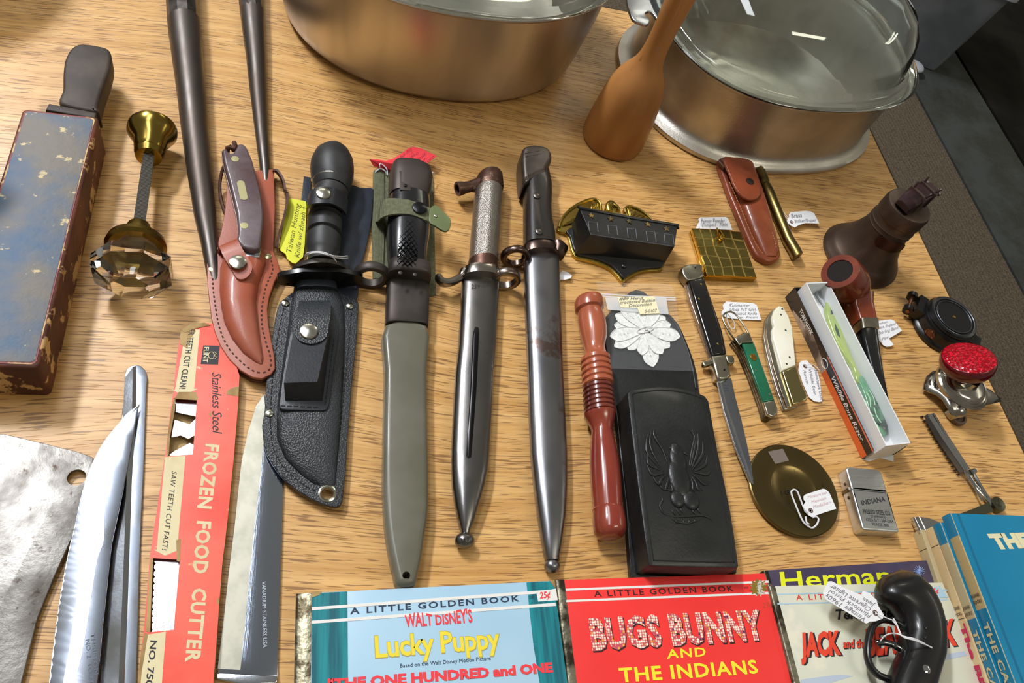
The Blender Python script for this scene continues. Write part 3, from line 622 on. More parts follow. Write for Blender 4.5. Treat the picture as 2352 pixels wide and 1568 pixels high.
mb=MB(); mb.loft([[gB+axk*t+un*(x)+Vector((0,0,zz)) for x,zz in ((-33,-3),(-30,-6),(-16,-9),(16,-9),(30,-6),(33,-3),(33,4),(30,7),(14,12),(-14,12),(-30,7),(-33,4))] for t in (-2,2)]); mb.build('cross_guard',mat('black_enamel','#131314',.25,.3),T,ang=50)
mb=MB(); mb.tube(cr(px([(700,589,24),(706,581,34),(722,578,39),(742,579,41),(765,587,38),(785,589,26),(798,588,14)]),6),.55,6); mb.tube(cr(px([(702,592,24),(710,583,35),(730,580,40),(752,585,40),(775,592,32),(790,594,18),(799,592,12)]),6),.55,6); mb.tube(cr(px([(760,586,39),(768,594,35),(774,604,30)]),4),.45,6); mb.build('string',strm,T)
# ================================================================ black sheath
vin=mat('black_vinyl','#24262a',.42,col2='#2d3035',sc2=20,vor=.4,bsc=850,spec=.55)
vs=mat('smooth_black_vinyl','#22242a',.36,col2='#2a2d33',sc2=40,bump=.1,bsc=700)
T=thing('black_sheath','black grained vinyl knife sheath with snapped pocket, rivets and eyelet','sheath',U(710,900,0))
z=6
o=[(644,692),(638,704),(632,730),(627,763),(620,810),(614,860),(611,884),(608,941),(602,977),(606,1020),(614,1045),(626,1066),(642,1089),(661,1109),(688,1130),(715,1145),(740,1157),(761,1163),(772,1164),(781,1161),(787,1150),(794,1084),(801,977),(808,888),(819,781),(824,699),(822,692),(816,686),(796,677),(774,664),(730,660),(679,664),(660,680)]
EY=U(752,1133,z+2)
mb=MB(); mb.prism(px(o,z+2),4.5,8,.8,bot=.8,holes=[circ(EY,4.2,20)]); mb.build('sheath_body',vin,T)
mb=MB(); mb.spine([((676,655),(774,660),14),((668,700),(790,705),15),((660,760),(792,766),16),((650,830),(790,838),16),((640,900),(786,910),16),((635,960),(782,972),15),((636,1010),(778,1025),13),((655,1055),(774,1068),11),((690,1090),(771,1105),7),((720,1112),(768,1122),2)],n=36,e=2.6,zc=7.5); mb.build('padded_front',vin,T,ang=60)
mb=MB(); stitches(mb,[(654,700),(640,760),(628,850),(622,930),(622,985),(628,1030),(648,1068),(680,1100),(712,1122),(732,1128)],8.0,4.6,3.0,.3); stitches(mb,[(770,1122),(772,1080),(780,1000),(790,900),(800,800),(808,715)],8.0,4.6,3.0,.3); mb.build('stitching',mat('black_thread','#0c0c0d',.8),T)
discs(T,'rivet',snapm,[(655,693),(804,700)],8,3.2,2.0); discs(T,'rivet',snapm,[(619,947)],8,3.0,1.6)
mb=MB(); mb.vlathe([(4.0,-4),(4.2,0.2),(5.2,.9),(6.2,.5),(6.4,0),(6.2,-.4)],EY+Vector((0,0,0)),32,cap0=False,cap1=False); mb.build('eyelet',snapm,T)
mb=MB(); mb.prism(px([(698,405),(714,408),(714,470),(690,470)],3),1.5,3.5,.4); mb.prism([p for p in cr(px([(800,428),(830,431),(857,433),(857,455),(851,520),(838,580),(826,625),(818,690),(770,690),(775,600),(785,500)],5),4,True)],2,5,.6); mb.build('belt_flap',mat('blue_black_vinyl','#232833',.38,col2='#2c3340',sc2=30,bump=.2,bsc=650),T)
mb=MB(); mb.spine([((681,648),(773,652),14),((679,668),(776,671),16)],n=24,e=3,zc=11); mb.build('throat_lining',vs,T)
z=16
mb=MB(); mb.prism([p for p in cr(px([(650,860),(644,910),(642,930),(648,940),(680,942),(740,943),(752,936),(757,920),(766,850),(777,775),(776,763),(765,758),(720,756),(672,760),(666,770)],z),2,True)],12,16.3,.6); mb.build('pocket_flange',vs,T)
mb=MB(); stitches(mb,[(650,932),(690,934),(738,936)],16.2,4.5,3.2,.35); stitches(mb,[(747,925),(755,870),(764,800),(768,772)],16.2,4.5,3.2,.35); mb.build('stitching',mat('black_thread'),T)
bt=px([(673,765),(755,758),(729,876),(652,879)],31); bb=px([(672,772),(760,772),(741,921),(655,921)],16)
mb=MB(); mb.loft([bb,[a.lerp(b,.95) for a,b in zip(bb,bt)],bt]); ob=mb.build('pocket',vs,T,label='hard rectangular accessory pocket')
A_=px([(688,690,18),(687,694,24),(683,712,30),(680,735,33),(677,760,32.5)]);B_=px([(758,689,18),(759,694,24),(760,712,30),(757,738,33),(753,762,32.5)])
mb=MB(); mb.ribbon(cr(A_,3),cr(B_,3),1.8); pts=[]
for i in range(15):
    a=i*PI/14; c=(A_[-1]+B_[-1])/2; dv=(U(712,800,32.5)-c); pts.append(c+(A_[-1]-B_[-1])/2*math.cos(a)+dv*.72*math.sin(a))
mb.sheet(pts,1.8); mb.build('pocket_flap',vin,T)
discs(T,'snap',snapm,[(710,757)],32.6,6.6,2.4,label='large domed nickel snap')
mb=MB(); mb.ribbon(cr(px([(708,452,30),(715,436,39),(740,428,43.5),(770,432,42.5),(793,445,34),(800,462,24)]),4),cr(px([(704,478,29),(709,470,39),(735,466,43.5),(764,468,42.5),(788,482,34),(796,495,24)]),4),1.8); mb.build('handle_strap',vs,T)
discs(T,'snap',snapm,[(743,440)],43.5,6.0,2.2,label='large domed nickel snap')
def ringplate(mb,c,axis,R,r,hole,th,n=36):
    """upright ring standing round an axis along the blade"""
    ax_=Vector((axis.x,axis.y,0)).normalized(); u=Vector((-ax_.y,ax_.x,0)); w=Vector((0,0,1))
    rings=[]
    for rr,t in ((hole,-th/2+.6),(hole+.8,-th/2),(R-1,-th/2),(R,-th/2+1),(R,th/2-1),(R-1,th/2),(hole+.8,th/2),(hole,th/2-.6)):
        rings.append([c+ax_*t+(u*math.cos(a*2*PI/n)+w*math.sin(a*2*PI/n))*rr for a in range(n)])
    mb.loft(rings,closed=True)
# ================================================================ olive bayonet (left of three)
olv=mat('olive_drab_paint','#69675a',.38,0,col2='#605e50',sc2=18,bump=.04,bsc=400,coat=.2)
web=mat('olive_webbing','#7b7d62',.9,col2='#696b51',sc2=300,bump=.6,bsc=520,wave='X',sheen=.3)
par=mat('parkerized_steel','#3d3835',.5,.6,col2='#4c4541',sc2=22,bump=.06,bsc=500)
T=thing('scabbard','olive drab scabbard with dark steel throat, web hanger and drain hole at the tip','scabbard',U(935,1000,0))
mb=MB(); mb.prism(px([(857,396),(862,390),(880,388),(985,398),(994,402),(996,440),(1000,640),(1001,676),(988,680),(972,672),(856,640),(854,520)],2),.5,3,.5); mb.build('web_hanger',web,T)
mb=MB(); mb.prism(px([(858,392),(872,389),(882,400),(884,520),(880,640),(857,640)],4),3,5,.6); mb.build('web_edge',web,T)
hole=U(933,1322,15)
mb=MB()
L=[(886,744),(885,850),(882,1000),(881,1113),(884,1180),(889,1229),(897,1275),(906,1315),(916,1342)]; Rr=[(952,1342),(962,1312),(970,1275),(976,1229),(983,1180),(985,1113),(983,1000),(981,850),(981,746)]
mb.prism([p for p in cr([U(q[0],q[1],15) for q in L+Rr],3,True)],1,16,4.5,seg=5,bot=3,holes=[circ(hole,2.6,16)]); mb.build('scabbard_body',olv,T,ang=50)
mb=MB(); mb.spine([((888,640),(986,647),18),((886,700),(984,706),18),((884,742),(983,748),18),((885,748),(982,753),17)],n=36,e=4,lift=.5); mb.build('throat',par,T)
A_=[V3((868,470),3),V3((869,462),14),V3((880,458),26),V3((895,455),33),V3((925,456),35),V3((950,462),35),V3((985,476),33),V3((990,482),31)]
B_=[V3((868,512),3),V3((868,508),14),V3((876,500),26),V3((893,493),33),V3((922,490),35),V3((951,494),35),V3((980,506),33),V3((986,509),31)]
mb=MB(); mb.ribbon(cr(A_,4),cr(B_,4),1.8); mb.build('retaining_strap',web,T)
gp=mat('olive_plastic','#65704a',.35,coat=.3)
mb=MB(); mb.prism([p for p in cr(px([(923,492),(931,506),(939,512),(950,514),(972,509),(988,505),(984,490),(950,488)],32),3,True)],29.5,31.5,.5); mb.prism([p for p in cr(px([(987,482),(993,473),(1003,471),(1018,485),(1031,497),(1036,506),(1034,522),(1026,530),(1016,528),(1000,518),(986,508)],33),3,True)],31,33,.6); mb.each('pull_tab',gp,T)
discs(T,'snap',mat('black_snap','#15161a',.25,.3),[(965,474)],35,6.6,2.5,label='black snap'); discs(T,'tab_rivet',snapm,[(1001,494)],33,1.6,1.2)
T=thing('bayonet','bayonet with black chequered grip and ring guard, in the olive scabbard','bayonet',U(935,560,3))
gb=mat('black_plastic_grip','#17181b',.28,coat=.3,bump=.04,bsc=300)
mb=MB(); mb.spine([((894,440),(985,452),30),((891,500),(988,510),31),((888,545),(985,550),31),((889,580),(980,585),30),((893,612),(978,618),28)],n=40,e=2.6,lift=3); mb.build('grip',gb,T,ang=60)
mb=MB(); zz=33.6
a0,a1=V3((920,500),zz),V3((912,608),zz); b1=V3((958,612),zz); Lv=(a1-a0); Wv=(b1-a1)
def bar(p,q,w=.32,h=.9):
    d=(q-p).normalized(); n_=Vector((-d.y,d.x,0))*w; up=Vector((0,0,h)); lo_=Vector((0,0,-.6))
    mb.add([p-n_+lo_,q-n_+lo_,q+n_+lo_,p+n_+lo_,p-n_*.4+up,q-n_*.4+up,q+n_*.4+up,p+n_*.4+up],[(0,1,2,3),(4,5,6,7),(0,1,5,4),(1,2,6,5),(2,3,7,6),(3,0,4,7)])
def PT(u,v): return a0+Wv*u+Lv*v-Vector((0,0,2.2*(abs(u-.5)*2)**2))
for i in range(-5,14):
    for sgn in (1,-1):
        pts=[]
        for k in range(9):
            u=k/8; v=(i/9)+(u*.42 if sgn>0 else (1-u)*.42)-.1
            if 0<=v<=1: pts.append(PT(u,v))
        for p,q in zip(pts,pts[1:]): bar(p,q)
mb.build('grip_chequering',gb,T)
mb=MB(); mb.spine([((908,381),(948,382),22),((900,385),(972,391),28),((896,392),(988,400),30),((894,410),(992,418),31),((893,440),(988,448),31),((893,455),(982,464),30)],n=40,e=3.4,lift=3); mb.build('pommel',par,T,ang=50)
mb=MB(); mb.prism(px([(918,391),(943,393),(944,436),(919,434)],34),32.6,33.5,.2); mb.build('latch_plate',par,T)
discs(T,'pin',mat('dark_pin','#1c1a19',.4,.5),[(931,424)],34.2,1.6,.5)
mb=MB(); mb.spine([((893,609),(987,622),29),((890,618),(988,634),31),((888,632),(988,646),31),((888,640),(987,651),29)],n=36,e=4,lift=1.5); mb.build('guard',par,T,ang=50)
ax3=(V3((931,560),0)-V3((935,700),0)); 
mb=MB(); cc=V3((853,632),14.5); ringplate(mb,cc,ax3,14.5,0,9.8,8); mb.build('muzzle_ring',par,T,ang=50)
discs(T,'pin',par,[(920,625),(953,629)],30.5,1.8,.8)
redm=paper('red_card','#e8404a')
tag_obj('red_tag','curled bright red handwritten tag behind the olive bayonet pommel',[(849,366),(868,366),(886,369),(903,364),(921,353),(938,340),(950,337),(968,341),(1003,358),(985,372),(962,387),(930,381),(900,392),(876,387),(858,381)],3,redm,
  [('Model',(915,371),(948,343),(911,365),(13,13,13)),('Cetme',(921,384),(962,353),(918,377),(13,13,13)),('Assault',(938,386),(980,355),(934,380),(13,13,13)),('Vietnam',(960,388),(998,362),(956,382),(13,13,13))],mat('dark_red_ink','#7e2430',.8),
  curl=[14,10,7,6,8,10,11,11,11,11,10,7,5,6,9],string=[[(873,385,9),(872,378,11),(876,376,10),(888,388,8),(890,402,6)],[(866,392,6),(862,396,5),(872,388,7),(884,392,7),(888,400,5)],[(862,393,5),(870,386,6),(880,388,6)],[(988,398,12),(995,396,10),(997,401,8)]],sr=.55)
# ================================================================ knurled handle bayonet (middle)
sst=mat('blued_worn_steel','#7e7d7d',.26,1,col2='#6b6764',sc2=14,rvar=.14,col3='#443d39',sc3=40,lo3=.66,hi3=.8,bump=.04,bsc=300)
brn=mat('browned_steel','#6e5145',.36,.85,col2='#523c34',sc2=40,rvar=.15,col3='#8d7466',sc3=60)
T=thing('scabbard','grey steel scabbard with a long groove and ball tip stamped 248','scabbard',U(1090,900,0))
mb=MB(); mb.spine([((1061,640),(1147,646),17),((1060,650),(1146,656),17),((1058,700),(1143,705),17),((1052,800),(1138,802),16.5),((1045,860),(1133,862),16),((1040,960),(1128,962),16),((1036,1040),(1123,1042),16),((1036,1078),(1120,1080),16),((1038,1120),(1112,1120),15.5),((1044,1160),(1100,1160),14),((1051,1195),(1090,1195),12),((1057,1218),(1080,1218),10),((1058,1228),(1078,1228),9)],n=40,e=2.5,lift=.5); mb.build('scabbard_body',sst,T,ang=60)
mb=MB(); 
mb.tube([V3(p,z) for p,z in (((1095,752),17.0),((1093,770),17.6),((1087,900),16.6),((1080,1000),16.3),((1077,1048),16.2),((1076,1058),15.4))],[1.5,2.6,2.4,2.2,2.0,1.0],12,flat=.45); mb.build('groove',mat('dark_groove_steel','#2c2b2c',.3,.9),T)
mb=MB(); c=V3((1067,1241),7.5); mb.ball(c,7.2,5.8,6); ob=mb.build('ball_tip',sst,T,ang=80)
mb=MB(); wpx(mb,'248',(1057,1246),(1078,1242),(1056,1236),13.2,lift=.35,bold=.01,sp=1.2); wpx(mb,'2592',(1082,662),(1108,664),(1083,653),17.2,lift=.25); mb.each('stamped_numbers',mat('stamp_dark','#2b2826',.6,.3),T)
T=thing('bayonet','bayonet with round knurled steel handle and hooked quillon, in the grooved scabbard','bayonet',U(1112,520,0))
knu=mat('knurled_steel','#a49f98',.33,1,col2='#978f87',sc2=16,rvar=.1,vor=.4,bsc=1300)
zc=14
mb=MB(); mb.spine([((1096,430),(1153,434)),((1092,436),(1153,440)),((1089,455),(1152,459)),((1083,520),(1148,523)),((1078,590),(1143,592)),((1076,600),(1142,602))],n=40,zc=zc); mb.build('handle',knu,T)
mb=MB(); mb.spine([((1076,600),(1142,602)),((1075,622),(1141,626))],n=40,zc=zc); mb.build('handle_base',brn,T)
mb=MB(); mb.spine([((1106,398),(1142,399)),((1099,401),(1151,402)),((1095,407),(1154,408)),((1094,428),(1156,433)),((1096,434),(1155,438)),((1096,438),(1153,441))],n=40,zc=zc); mb.build('pommel_cap',brn,T)
a,b=V3((1104,424),zc),V3((1050,434),zc)
mb=MB(); mb.lathe([(0,7.5),((b-a).length*.45,5.2),((b-a).length*.62,5.4),((b-a).length*.95,6.8),((b-a).length,6.6),((b-a).length,4.4),((b-a).length-4,4.2)],a,b,28); mb.build('press_catch',brn,T)
gst=mat('bright_guard_steel','#aaa49e',.22,1,col2='#7d6c62',sc2=20,rvar=.1)
mb=MB(); mb.spine([((1064,620),(1146,626),25),((1062,630),(1147,636),27),((1061,640),(1147,645),25)],n=36,e=2.6,zc=13.5); mb.build('guard_block',gst,T,ang=50)
mb=MB(); Q=cr(px([(1009,632,13),(1008,640,13),(1018,648,13),(1035,648,13),(1052,640,13),(1066,628,13)]),5); mb.tube(Q,[1.2,2.2,2.8]+[3.3]*(len(Q)-6)+[4,4.6,5],14,flat=1.5); mb.build('hooked_quillon',gst,T)
mb=MB(); ringplate(mb,V3((1162,640),14.5),ax3,13.2,0,8.6,7); mb.build('muzzle_ring',gst,T,ang=50)
# ================================================================ wooden grip bayonet (right)
T=thing('scabbard','plain long steel scabbard with rust flecks and small ball tip, third from the left','scabbard',U(1255,900,0))
ss2=mat('patinated_steel','#88898d',.28,1,col2='#7b797b',sc2=12,rvar=.14,col3='#6a5a55',sc3=24,lo3=.58,hi3=.64,bump=.05,bsc=250)
mb=MB(); mb.spine([((1202,585),(1284,588),18),((1202,600),(1284,602),18),((1205,700),(1287,702),17.5),((1210,800),(1290,802),17),((1215,960),(1298,962),17),((1219,1050),(1302,1052),16.5),((1226,1120),(1302,1122),16),((1234,1183),(1299,1184),15),((1243,1240),(1291,1240),13),((1250,1278),(1284,1278),11),((1253,1288),(1284,1288),10)],n=40,e=2.4,lift=.5); mb.build('scabbard_body',ss2,T,ang=60)
mb=MB(); mb.ball(V3((1268,1299),6),5.8,5.2,5.2); mb.build('ball_tip',ss2,T,ang=80)
T=thing('bayonet','bayonet with dark riveted wooden grip and birdhead pommel, in the plain steel scabbard','bayonet',U(1235,460,0))
bw=mat('blackened_wood','#26221f',.4,col2='#15120f',sc2=14,col3='#4b4039',sc3=60,lo3=.55,hi3=.75,bump=.35,bsc=160,stretch=(1,.12,1),coat=.15)
mb=MB(); mb.spine([((1203,405),(1258,398),24),((1203,430),(1265,432),25),((1204,455),(1266,460),25),((1204,480),(1264,485),25),((1204,510),(1266,513),25),((1204,540),(1272,545),25),((1204,566),(1273,569),25)],n=36,e=3,lift=2); mb.build('wooden_grip',bw,T,ang=60)
pst=mat('grey_brown_steel','#5b534f',.35,.9,col2='#6d655f',sc2=18,rvar=.1)
mb=MB(); mb.prism([p for p in cr(px([(1199,352),(1201,342),(1209,337),(1225,335),(1245,337),(1258,342),(1266,353),(1267,368),(1262,380),(1256,390),(1254,398),(1240,403),(1222,412),(1204,425),(1199,400),(1197,370)],25),3,True)],3,28,5,seg=5,bot=4); mb.build('pommel',pst,T,ang=50)
mb=MB(); Q=px([(1206,352),(1240,346),(1241,353),(1207,360)],28); mb.tube(Q+[Q[0]],.35,6); mb.build('pommel_panel',pst,T)
discs(T,'rivet',mat('rivet_steel','#7c7672',.3,1),[(1234,447),(1239,529)],27,3.6,1.8)
mb=MB(); mb.spine([((1168,571),(1290,569),7),((1163,575),(1300,573),8),((1160,581),(1304,579),8),((1166,588),(1296,588),7)],n=32,e=3,zc=22); gq=mat('bronzed_guard','#6d5c55',.25,1,col2='#4b3d38',sc2=20,rvar=.1)
mb.M=None; mb=MB(); Q=[V3((1196,580),13),V3((1230,578),13),V3((1285,576),13)]
mb.spine([((1200,568),(1276,566),25),((1198,578),(1278,577),27),((1199,588),(1280,588),25)],n=36,e=2.4,zc=13.5); mb.build('guard_block',gq,T,ang=50)
mb=MB(); ringplate(mb,V3((1184,589),13.8),ax3,13.4,0,8.4,6); mb.build('muzzle_ring',gq,T,ang=50)
mb=MB(); mb.spine([((1262,566),(1292,569),22),((1262,576),(1303,577),22),((1262,586),(1296,590),18)],n=32,e=2.2,zc=13); mb.build('lower_quillon',gq,T,ang=50)
tag_obj('white_tag','scrap of white tag poking out from under the third scabbard',[(1284,630),(1292,621),(1306,626),(1314,633),(1310,639),(1298,642),(1284,642)],3,white,[],ink,curl=[2,6,5,4,4,3,2])
# ================================================================ eagle wall pocket
gold=mat('polished_gilt','#c6ad58',.24,1,col2='#9c8540',sc2=20,rvar=.1,bump=.06,bsc=200)
blc=mat('black_cast_paint','#19191a',.35,col2='#222223',sc2=30,bump=.12,bsc=260,coat=.2)
T=thing('eagle_pocket_holder','black cast wall pocket with five stars on a gilt eagle shaped backplate','wall pocket',U(1425,560,0))
bp_=[(1280,528),(1281,518),(1286,508),(1291,499),(1300,486),(1312,474),(1326,466),(1337,461),(1350,456),(1363,454),(1374,458),(1381,466),(1382,474),(1382,490),(1392,490),(1390,478),(1392,468),(1398,463),(1405,461),(1413,464),(1419,469),(1424,475),(1425,482),(1417,479),(1415,486),(1434,492),(1432,480),(1436,474),(1446,471),(1466,477),(1485,490),(1500,505),(1540,560),(1532,596),(1525,608),(1522,618),(1508,621),(1494,621),(1479,623),(1466,627),(1448,636),(1439,642),(1431,649),(1425,643),(1417,632),(1403,618),(1386,609),(1368,603),(1345,597),(1326,592),(1319,587),(1315,580),(1311,568),(1309,559),(1306,546),(1303,538),(1298,534),(1289,533)]
mb=MB(); mb.prism(px(bp_,4),0,4,.8); mb.build('backplate',gold,T,label='gilt eagle backplate')
def feath(a,b,c,n):
    mb=MB()
    for i in range(n):
        t=i/(n-1); p=U(a[0]+(b[0]-a[0])*t,a[1]+(b[1]-a[1])*t,4); q=U(c[0]+(b[0]-c[0])*t*.5,c[1]+(b[1]-c[1])*t*.5,4)
        mb.tube([p,p.lerp(q,.5)+Vector((0,0,.8)),q],[.9,1.5,.8],8)
    return mb
feath((1290,520),(1372,462),(1345,500),9).build('wing_feathers',gold,T); feath((1490,500),(1440,478),(1450,510),6).build('wing_feathers',gold,T)
mb=MB(); Q=cr(px([(1284,522),(1291,502),(1312,479),(1340,463),(1364,457),(1378,466),(1380,484)],4.5),5); mb.tube(Q,1.4,8); Q=cr(px([(1436,488),(1436,478),(1448,474),(1468,481),(1484,492),(1496,503)],4.5),5); mb.tube(Q,1.3,8); mb.build('wing_rim',gold,T)
mb=MB(); mb.tube(cr(px([(1400,486),(1398,474),(1404,467),(1412,470),(1420,476),(1422,480)],5),4),[3.2,3.4,3.6,3.7,3.8,3.9,3.9,3.8,3.6,3.3,3,2.6,2.2,1.9,1.6,1.3,1.1,.9,.7,.5,.4],12,flat=.8); mb.build('eagle_head',gold,T)
mb=MB(); mb.prism([p for p in cr(px([(1306,526),(1309,545),(1313,560),(1319,577),(1327,586),(1345,591),(1370,597),(1390,604),(1407,614),(1422,630),(1432,640),(1445,631),(1464,622),(1480,618),(1500,616),(1518,614),(1526,604),(1538,570),(1500,520),(1400,500)],5),3,True)],3.8,6.5,1); mb.build('inner_plate',blc,T)
tl,tr,br,bl=(1331,479),(1556,519),(1549,566),(1357,538); ZT=28
t_=[U(*p,ZT) for p in (tl,tr,br,bl)]
b_=[Vector((t_[0].x,t_[0].y,6)),Vector((t_[1].x,t_[1].y,6)),U(1527,603,6),U(1321,583,6)]
mb=MB(); mb.loft([b_,[a.lerp(b,.97) for a,b in zip(b_,t_)],t_]); mb.build('pocket',blc,T,ang=30)
mb=MB(); mb.tube(px([(1328,474),(1331,478),(1380,487),(1450,500),(1530,513),(1559,518),(1557,524)],ZT),1.6,10); mb.build('pocket_lip',blc,T)
mb=MB(); mb.tube(px([(1334,484),(1346,510),(1357,538),(1400,545),(1480,556),(1549,566)],ZT+.2),.35,6); mb.build('edge_bead',mat('grey_bead','#55565a',.5),T)
star=mat('worn_gold_star','#8f7640',.5,.3,col2='#4a3e28',sc2=200)
for cx,cy in ((1358,496),(1403,503),(1445,509),(1488,516),(1531,526)):
    c=U(cx,cy,ZT); mb=MB(); mb.prism([c+Vector(((3.6 if i%2==0 else 1.6)*math.cos(i*PI/5+.3),(3.6 if i%2==0 else 1.6)*math.sin(i*PI/5+.3),0)) for i in range(10)],ZT-.2,ZT+.9,.3,seg=1); mb.build('star',star,T)
for cx,cy in ((1361,521),(1406,529),(1450,536),(1494,543),(1535,549)):
    P=px([(cx-10,cy-12),(cx+10,cy-10),(cx+13,cy+12),(cx-7,cy+10)],ZT); mb=MB(); mb.tube(P+[P[0]],.38,6); mb.build('raised_panel',mat('black_worn_edge','#6d7076',.45),T)
discs(T,'rivet',blc,[(1434,608)],6.3,2.6,2.4)
# ================================================================ wall match holder with relief eagle + lace bag
blk2=mat('black_enamel_iron','#171819',.42,col2='#1e1f20',sc2=40,bump=.25,bsc=420,coat=.1,spec=.45)
T=thing('eagle_letter_box','black cast wall box with relief eagle on the front and arched backboard','wall box',U(1550,1080,0))
o=[(1387,745),(1391,728),(1404,712),(1420,700),(1432,684),(1446,670),(1462,664),(1478,668),(1493,680),(1510,698),(1527,711),(1545,727),(1560,745),(1571,768),(1583,797),(1594,827),(1602,860),(1607,900),(1640,1000),(1670,1150),(1694,1300),(1692,1315),(1470,1330),(1449,1325),(1443,1250),(1438,1171),(1415,950),(1400,850),(1390,790)]
mb=MB(); mb.prism(px(o,5),0,5,1.3); mb.build('backboard',blk2,T)
mb=MB(); Q=cr(px([(1391,750),(1396,731),(1424,708),(1440,688),(1462,676),(1484,690),(1512,710),(1540,730),(1558,755),(1578,800),(1590,845),(1598,893)],5),4); mb.tube(Q,.9,8); mb.build('board_bead',blk2,T)
ZP=27
tp=[(1441,902),(1450,893),(1475,889),(1512,885),(1545,887),(1575,892),(1602,900),(1620,908),(1629,920),(1638,970),(1650,1036),(1664,1100),(1679,1172),(1690,1240),(1698,1300),(1694,1304),(1600,1303),(1500,1300),(1490,1296),(1478,1210),(1465,1110),(1452,1000)]
tpw=px(tp,ZP); btw=[Vector((p.x,p.y,4.5)) for p in px([(a-2 if a<1560 else a,b) for a,b in tp],ZP)]
mb=MB(); P2=inset(tpw,1.8)
mb.loft([btw,[Vector((p.x,p.y,ZP-2)) for p in tpw],[Vector((p.x,p.y,ZP-.6)) for p in inset(tpw,.6)],[Vector((p.x,p.y,ZP)) for p in P2]]); mb.build('pocket',blk2,T,ang=40)
mb=MB(); Q=[Vector((p.x,p.y,ZP)) for p in inset(tpw,4.2)]; mb.tube(Q+[Q[0]],.55,6,flat=.7); mb.build('front_bead',blk2,T)
# relief eagle
eg=MB(); e0=ZP
def rel(pts,r,h=.7,n=8):
    Q=cr([U(p[0],p[1],e0) for p in pts],4); k=len(Q); eg.tube(Q,[max(.15,r*(math.sin(PI*(.12+.80*i/(k-1))))) for i in range(k)],n,flat=h)
zx=lambda x,y:(1440+x/4.02,940+y/4.02)
for Ls in ([(250,180),(255,250),(330,370),(375,500)],[(225,200),(215,300),(240,400),(330,560)],[(190,230),(180,340),(200,420),(320,560)],[(190,380),(190,480),(220,520),(340,570)],[(190,520),(230,600),(280,600),(350,590)],[(240,620),(290,690),(320,640),(370,600)],[(300,700),(350,740),(370,690),(385,620)],[(370,740),(420,750),(410,690),(400,640)]): rel([zx(*p) for p in Ls],1.5)
for Ls in ([(570,180),(625,250),(600,380),(575,520)],[(600,190),(640,260),(620,380),(590,520)],[(655,220),(660,330),(640,430),(600,540)],[(700,300),(700,400),(660,480),(600,560)],[(740,420),(730,500),(680,540),(610,570)],[(770,560),(740,600),(680,590),(610,580)],[(750,690),(710,690),(660,640),(610,600)],[(700,740),(660,740),(640,680),(600,620)],[(640,745),(610,740),(610,690),(595,640)]): rel([zx(*p) for p in Ls],1.5)
eg.build('eagle_wings',blk2,T,ang=70); eg=MB()
def WE(x,y,z=0): q=zx(x,y); return U(q[0],q[1],e0+z)
def egg(x,y,rx,ry,h):
    c=WE(x,y); u=(WE(x+10,y)-c).normalized(); v=Vector((-u.y,u.x,0)); eg.loft([[c+u*rx*math.cos(j*PI/12)*math.cos(i*PI/12)+v*ry*math.cos(j*PI/12)*math.sin(i*PI/12)+Vector((0,0,h*math.sin(j*PI/12))) for i in range(24)] for j in range(7)])
egg(480,640,9,16,3.2); egg(470,470,7,12,2.6); egg(455,400,5,9,2.6); rel([zx(*p) for p in [(390,360),(420,345),(470,350),(500,375),(490,395)]],1.7); rel([zx(*p) for p in [(525,400),(545,410),(555,430)]],1.2)
egg(465,830,6,7,2.6); egg(590,840,7,8,2.6); eg.build('eagle_body',blk2,T,ang=70); eg=MB()
for Ls in ([(300,790),(330,830),(305,890),(340,960),(430,990)],[(420,990),(560,985),(700,980),(760,1000),(800,1040)],[(410,1010),(480,1040),(580,1045),(690,1010)],[(410,930),(440,960),(450,980)],[(450,910),(480,950),(500,975)],[(490,910),(510,940),(530,970)],[(600,930),(620,950),(640,970)],[(650,910),(670,940),(690,965)],[(440,1015),(460,1040),(470,1045)],[(520,1020),(525,1040),(528,1048)],[(570,1020),(575,1040),(575,1048)],[(620,1015),(630,1030),(635,1042)]): rel([zx(*p) for p in Ls],1.1)
eg.build('branch_relief',blk2,T,ang=70)
# zip bag with lace
bagm=mat('clear_bag_film','#eef2f6',.08,trans=0,alpha=.035,spec=.6)
T=thing('zip_bag','clear zip bag holding a white lace flower, lying on the black arched backboard','plastic bag',U(1480,750,6.3))
o=[(1369,645,5),(1440,650,5.5),(1520,650,6.5),(1543,654,6.5),(1547,664,7),(1553,690,7.5),(1562,755,8),(1578,800,8.2),(1595,852,7.6),(1500,849,7.6),(1404,846,7.6),(1390,780,7.6),(1378,710,6)]
mb=MB(); mb.sheet([U(*p) for p in o],.15); mb.build('bag_film',bagm,T)
mb=MB(); mb.sheet([U(*p) for p in [(p[0],p[1],max(6.2,p[2]-1.2)) for p in o]],.15) if 0 else None
for yy in (0,5):
    mb=MB(); mb.ribbon(px([(1373,672+yy,7.2),(1440,677+yy,7.4),(1552,682+yy,7.9)]),px([(1373,675+yy,7.2),(1440,680+yy,7.4),(1552,685+yy,7.9)]),.5); mb.build('zip_seal',mat('zip_ridge','#e8ecf2',.3,alpha=.45),T)
mb=MB(); mb.sheet(px([(1390,683),(1530,681),(1536,722),(1396,711)],8.25),.1); mb.build('tape',mat('matte_tape','#eceff2',.4,alpha=.45),T)
crm=paper('cream_label','#efe6c0')
mb=MB(); mb.sheet(px([(1418,682),(1503,680),(1515,719),(1470,721),(1464,707),(1426,706)],8.8),.25); ob=mb.build('paper_label',crm,T)
mb=MB()
for s,a,b,c in (('#89 Hand',(1422,689),(1478,687),(1421,683)),('crocheted Button',(1424,698),(1505,692),(1423,691)),('Decoration',(1444,705),(1497,701),(1443,698)),('S-0107',(1481,718),(1510,716),(1480,711))): wpx(mb,s,a,b,c,9.0,shear=.35)
mb.each('handwriting',ink,T)
